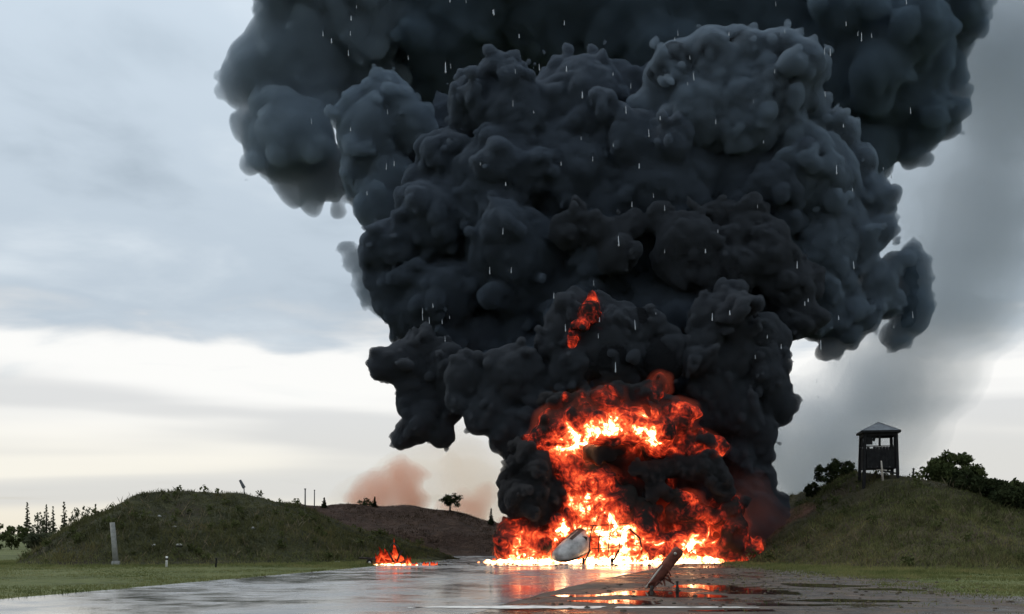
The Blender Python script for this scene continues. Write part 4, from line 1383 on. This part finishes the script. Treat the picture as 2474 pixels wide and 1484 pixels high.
def stone(x, Y, r, label):
    b = G(x, Y)
    bm = bmesh.new()
    bmesh.ops.create_icosphere(bm, subdivisions=2, radius=r)
    for v_ in bm.verts:
        v_.co *= 1 + 0.22 * math.sin(v_.co.x * 9 / r * .3 + x) + rnd.uniform(-.12, .12)
        v_.co.z *= 0.6
    o = link('stone', bm_mesh('stone', bm), M_CONC)
    o.location = b + Vector((0, 0, r * 0.25))
    tag(o, label, 'stone', 'pale stones on the left bank')


for x, Y, r, lb in [(432, 64.5, .17, 'largest pale stone low on the left bank face'), (371, 64.0, .13, 'pale stone low on the bank between concrete post and white marker'), (386, 68.5, .12, 'small pale stone high on the left bank face'), (420, 66.5, .12, 'small pale stone halfway up the left bank'), (612, 68, .13, 'pale stone on the bank flank nearest the back bank'), (815, 66, .16, 'pale stone at the bank flank end by the small fire')]:
    stone(x, Y, r, lb)

# ------------------------------------------------------------------ pale strip and puddles on the ground
M_PALE_STRIP = simple_mat('mottled_pale_strip', (0.42, 0.40, 0.37), (0.82, 0.80, 0.76), 3.0, 0.45, 0.4, 0.2)  # pale mottled colour for the ragged strip on the ground


def water_mat():
    t = MT('puddle_water')
    n = t.noise(t.coord('Position'), 3.0, 4)
    t.principled((0.012, 0.010, 0.008), 0.05, 0.6, t.bump(n, 0.03, 0.02))
    return t.m


M_WATER = water_mat()
sheet('pale_strip', [(-2.4, 26.05), (0.5, 25.75), (2.0, 25.85), (2.2, 26.5), (0.5, 26.75), (-1.2, 26.6), (-2.4, 26.25)], 0.016, M_PALE_STRIP, 0.14, 0.16)
sheet('pale_strip', [(2.35, 25.9), (3.8, 26.0), (5.7, 26.1), (5.7, 26.25), (3.8, 26.45), (2.5, 26.5)], 0.016, M_PALE_STRIP, 0.08, 0.16)


def puddle(x, y, rx, ry, z=0.012):
    Y = ground_Y(y); X = (x - CX) / FOC * Y
    n = 40
    ph = [rnd.uniform(0, 6.28) for _ in range(4)]
    pts = []
    for k in range(n):
        a = 2 * math.pi * k / n
        r_ = 1 + 0.22 * math.sin(2 * a + ph[0]) + 0.16 * math.sin(3 * a + ph[1]) + 0.10 * math.sin(5 * a + ph[2]) + 0.07 * math.sin(9 * a + ph[3])
        pts.append((X + math.cos(a) * rx * r_, Y + math.sin(a) * ry * r_, z))
    bm = bmesh.new()
    bm.faces.new([bm.verts.new(p_) for p_ in pts])
    o = link('puddle', bm_mesh('puddle', bm), M_WATER)
    tag(o, kind='structure')


for a in [(1600, 1436, 1.5, 1.6), (1720, 1420, 1.1, 1.8), (1500, 1455, 1.0, 0.9), (1850, 1432, 1.2, 1.0), (1980, 1415, 1.3, 1.2), (2050, 1452, 1.4, 0.6), (1900, 1462, 0.9, 0.5), (2150, 1425, 0.9, 0.8), (1780, 1476, 0.9, 0.3), (1400, 1440, 0.8, 0.5)]:
    puddle(*a)

# ------------------------------------------------------------------ clumps of taller weeds on the banks
M_WEED = leaf_mat('weed_leaves', (0.030, 0.040, 0.014), (0.10, 0.11, 0.045), 0.35, 2.0)
M_STRAW = leaf_mat('dry_stalks', (0.09, 0.075, 0.045), (0.20, 0.17, 0.11), 0.3, 2.0)


def weeds(name, bank, n, mat, label, h0, h1, cond):
    x0, y0 = bank.lo; x1 = x0 + bank.shape[0] * bank.vox; y1 = y0 + bank.shape[1] * bank.vox
    p = scatter(n, x0, x1, y0, y1, lambda x, y: (bank.z(x, y) > 0.1) & (np.abs(x) < 0.5 * y + 2) & cond(x, y))
    cl = [(np.array([x, y, z + h * 0.45]), (h * 0.55, h * 0.55, h * 0.5)) for (x, y), z, h in zip(p, ground_z(p[:, 0], p[:, 1]), rng.uniform(h0, h1, len(p)))]
    v, f = leaf_cloud(cl, len(cl) * 26, 0.10)
    tag(link(name, mesh_np(name, v, f, False), mat), label, 'weeds', kind='stuff')


weeds('bank_weeds', bank_left, 900, M_WEED, 'leafy weeds scattered over the left bank', 0.25, 0.6, lambda x, y: rng.random(len(x)) < 0.7)
weeds('bank_weeds', bank_right, 1100, M_WEED, 'leafy weeds scattered over the watchtower bank', 0.25, 0.7, lambda x, y: rng.random(len(x)) < 0.7)
p = scatter(5000, 8, 40, 42, 66, lambda x, y: (bank_right.z(x, y) > 0.05) & (rng.random(len(x)) < 0.25))
tag(blades('dry_stalks', p, rng.uniform(0.25, 0.7, len(p)), 0.03, M_STRAW, 3, 0.10), 'dry straw-coloured stalks on the watchtower bank foot', 'grass', kind='stuff')
p = scatter(5000, -40, -8, 56, 72, lambda x, y: (bank_left.z(x, y) > 0.05) & (rng.random(len(x)) < 0.16))
tag(blades('dry_stalks', p, rng.uniform(0.25, 0.7, len(p)), 0.03, M_STRAW, 3, 0.10), 'dry straw-coloured stalks along the left bank foot', 'grass', kind='stuff')

# ------------------------------------------------------------------ clods and rubble lying in the mud
def clods(n, x0, x1, y0, y1, keep, r0, r1, mat, label, name):
    p_ = scatter(n, x0, x1, y0, y1, keep)
    bm = bmesh.new(); bmesh.ops.create_icosphere(bm, subdivisions=1, radius=1.0)
    bv = np.array([v_.co[:] for v_ in bm.verts]); bf = np.array([[v_.index for v_ in f_.verts] for f_ in bm.faces]); bm.free()
    k = len(p_); rr_ = r0 + (r1 - r0) * rng.random(k) ** 3
    v = bv[None] * rr_[:, None, None] * (1 + rng.uniform(-.3, .3, (k, len(bv), 1))) * np.array([1.1, 1.1, 0.6])
    v[:, :, 0] += p_[:, :1]; v[:, :, 1] += p_[:, 1:]; v[:, :, 2] += (rr_ * 0.2)[:, None] + ground_z(p_[:, 0], p_[:, 1])[:, None]
    f = bf[None] + (np.arange(k) * len(bv))[:, None, None]
    tag(link(name, mesh_np(name, v.reshape(-1, 3), f.reshape(-1, 3), False), mat), label, 'rubble', kind='stuff')


M_CLOD = simple_mat('mud_clods', (0.035, 0.027, 0.02), (0.10, 0.08, 0.06), 8.0, 0.9, 0.1)
clods(2600, 1, 17, 24.5, 64, lambda x, y: (x > 0.8 + (y - 28.5) * 0.262) & (rng.random(len(x)) < 0.5), 0.012, 0.075, M_CLOD, 'dark clods and rubble strewn over the wet mud', 'mud_clods')
clods(500, -8, 14, 60, 70, lambda x, y: x > left_edge(y), 0.015, 0.10, M_CHAR, 'charred fragments strewn on the taxiway before the fireball', 'charred_fragments')
clods(500, -16, 0, 26, 60, lambda x, y: np.abs(x - left_edge(y)) < 0.45, 0.015, 0.06, M_CLOD, 'crumbs of soil along the taxiway edge', 'soil_crumbs')

# ------------------------------------------------------------------ rain
def rain():
    t = MT('rain_drop')
    p = t.principled((0.42, 0.46, 0.5), 0.25, 0.4)  # sky brightness seen through the drops put into a pale base colour
    bm = bmesh.new()
    for i in range(125):
        x, y = rnd.uniform(720, 2260), rnd.uniform(-20, 980)
        if (x < 1000 and y > 480) or (x > 2000 and y > 800): continue
        Y = rnd.uniform(14, 30)
        L = rnd.uniform(0.05, 0.14); r = rnd.uniform(0.006, 0.012)
        c = Vector(P(x, y, Y)); s_ = rnd.uniform(-.05, .10)
        add_tube(bm, [c + Vector((s_ * -L, 0, L)), c + Vector((s_ * -L * .4, 0, L * 0.4)), c, c - Vector((0, 0, r * 1.2))], [r * 0.15, r * 0.6, r, r * 0.5], 6)
    tag(link('falling_rain', bm_mesh('falling_rain', bm, True), t.m), 'pale raindrops falling in front of the dark smoke', 'rain', kind='stuff')


rain()
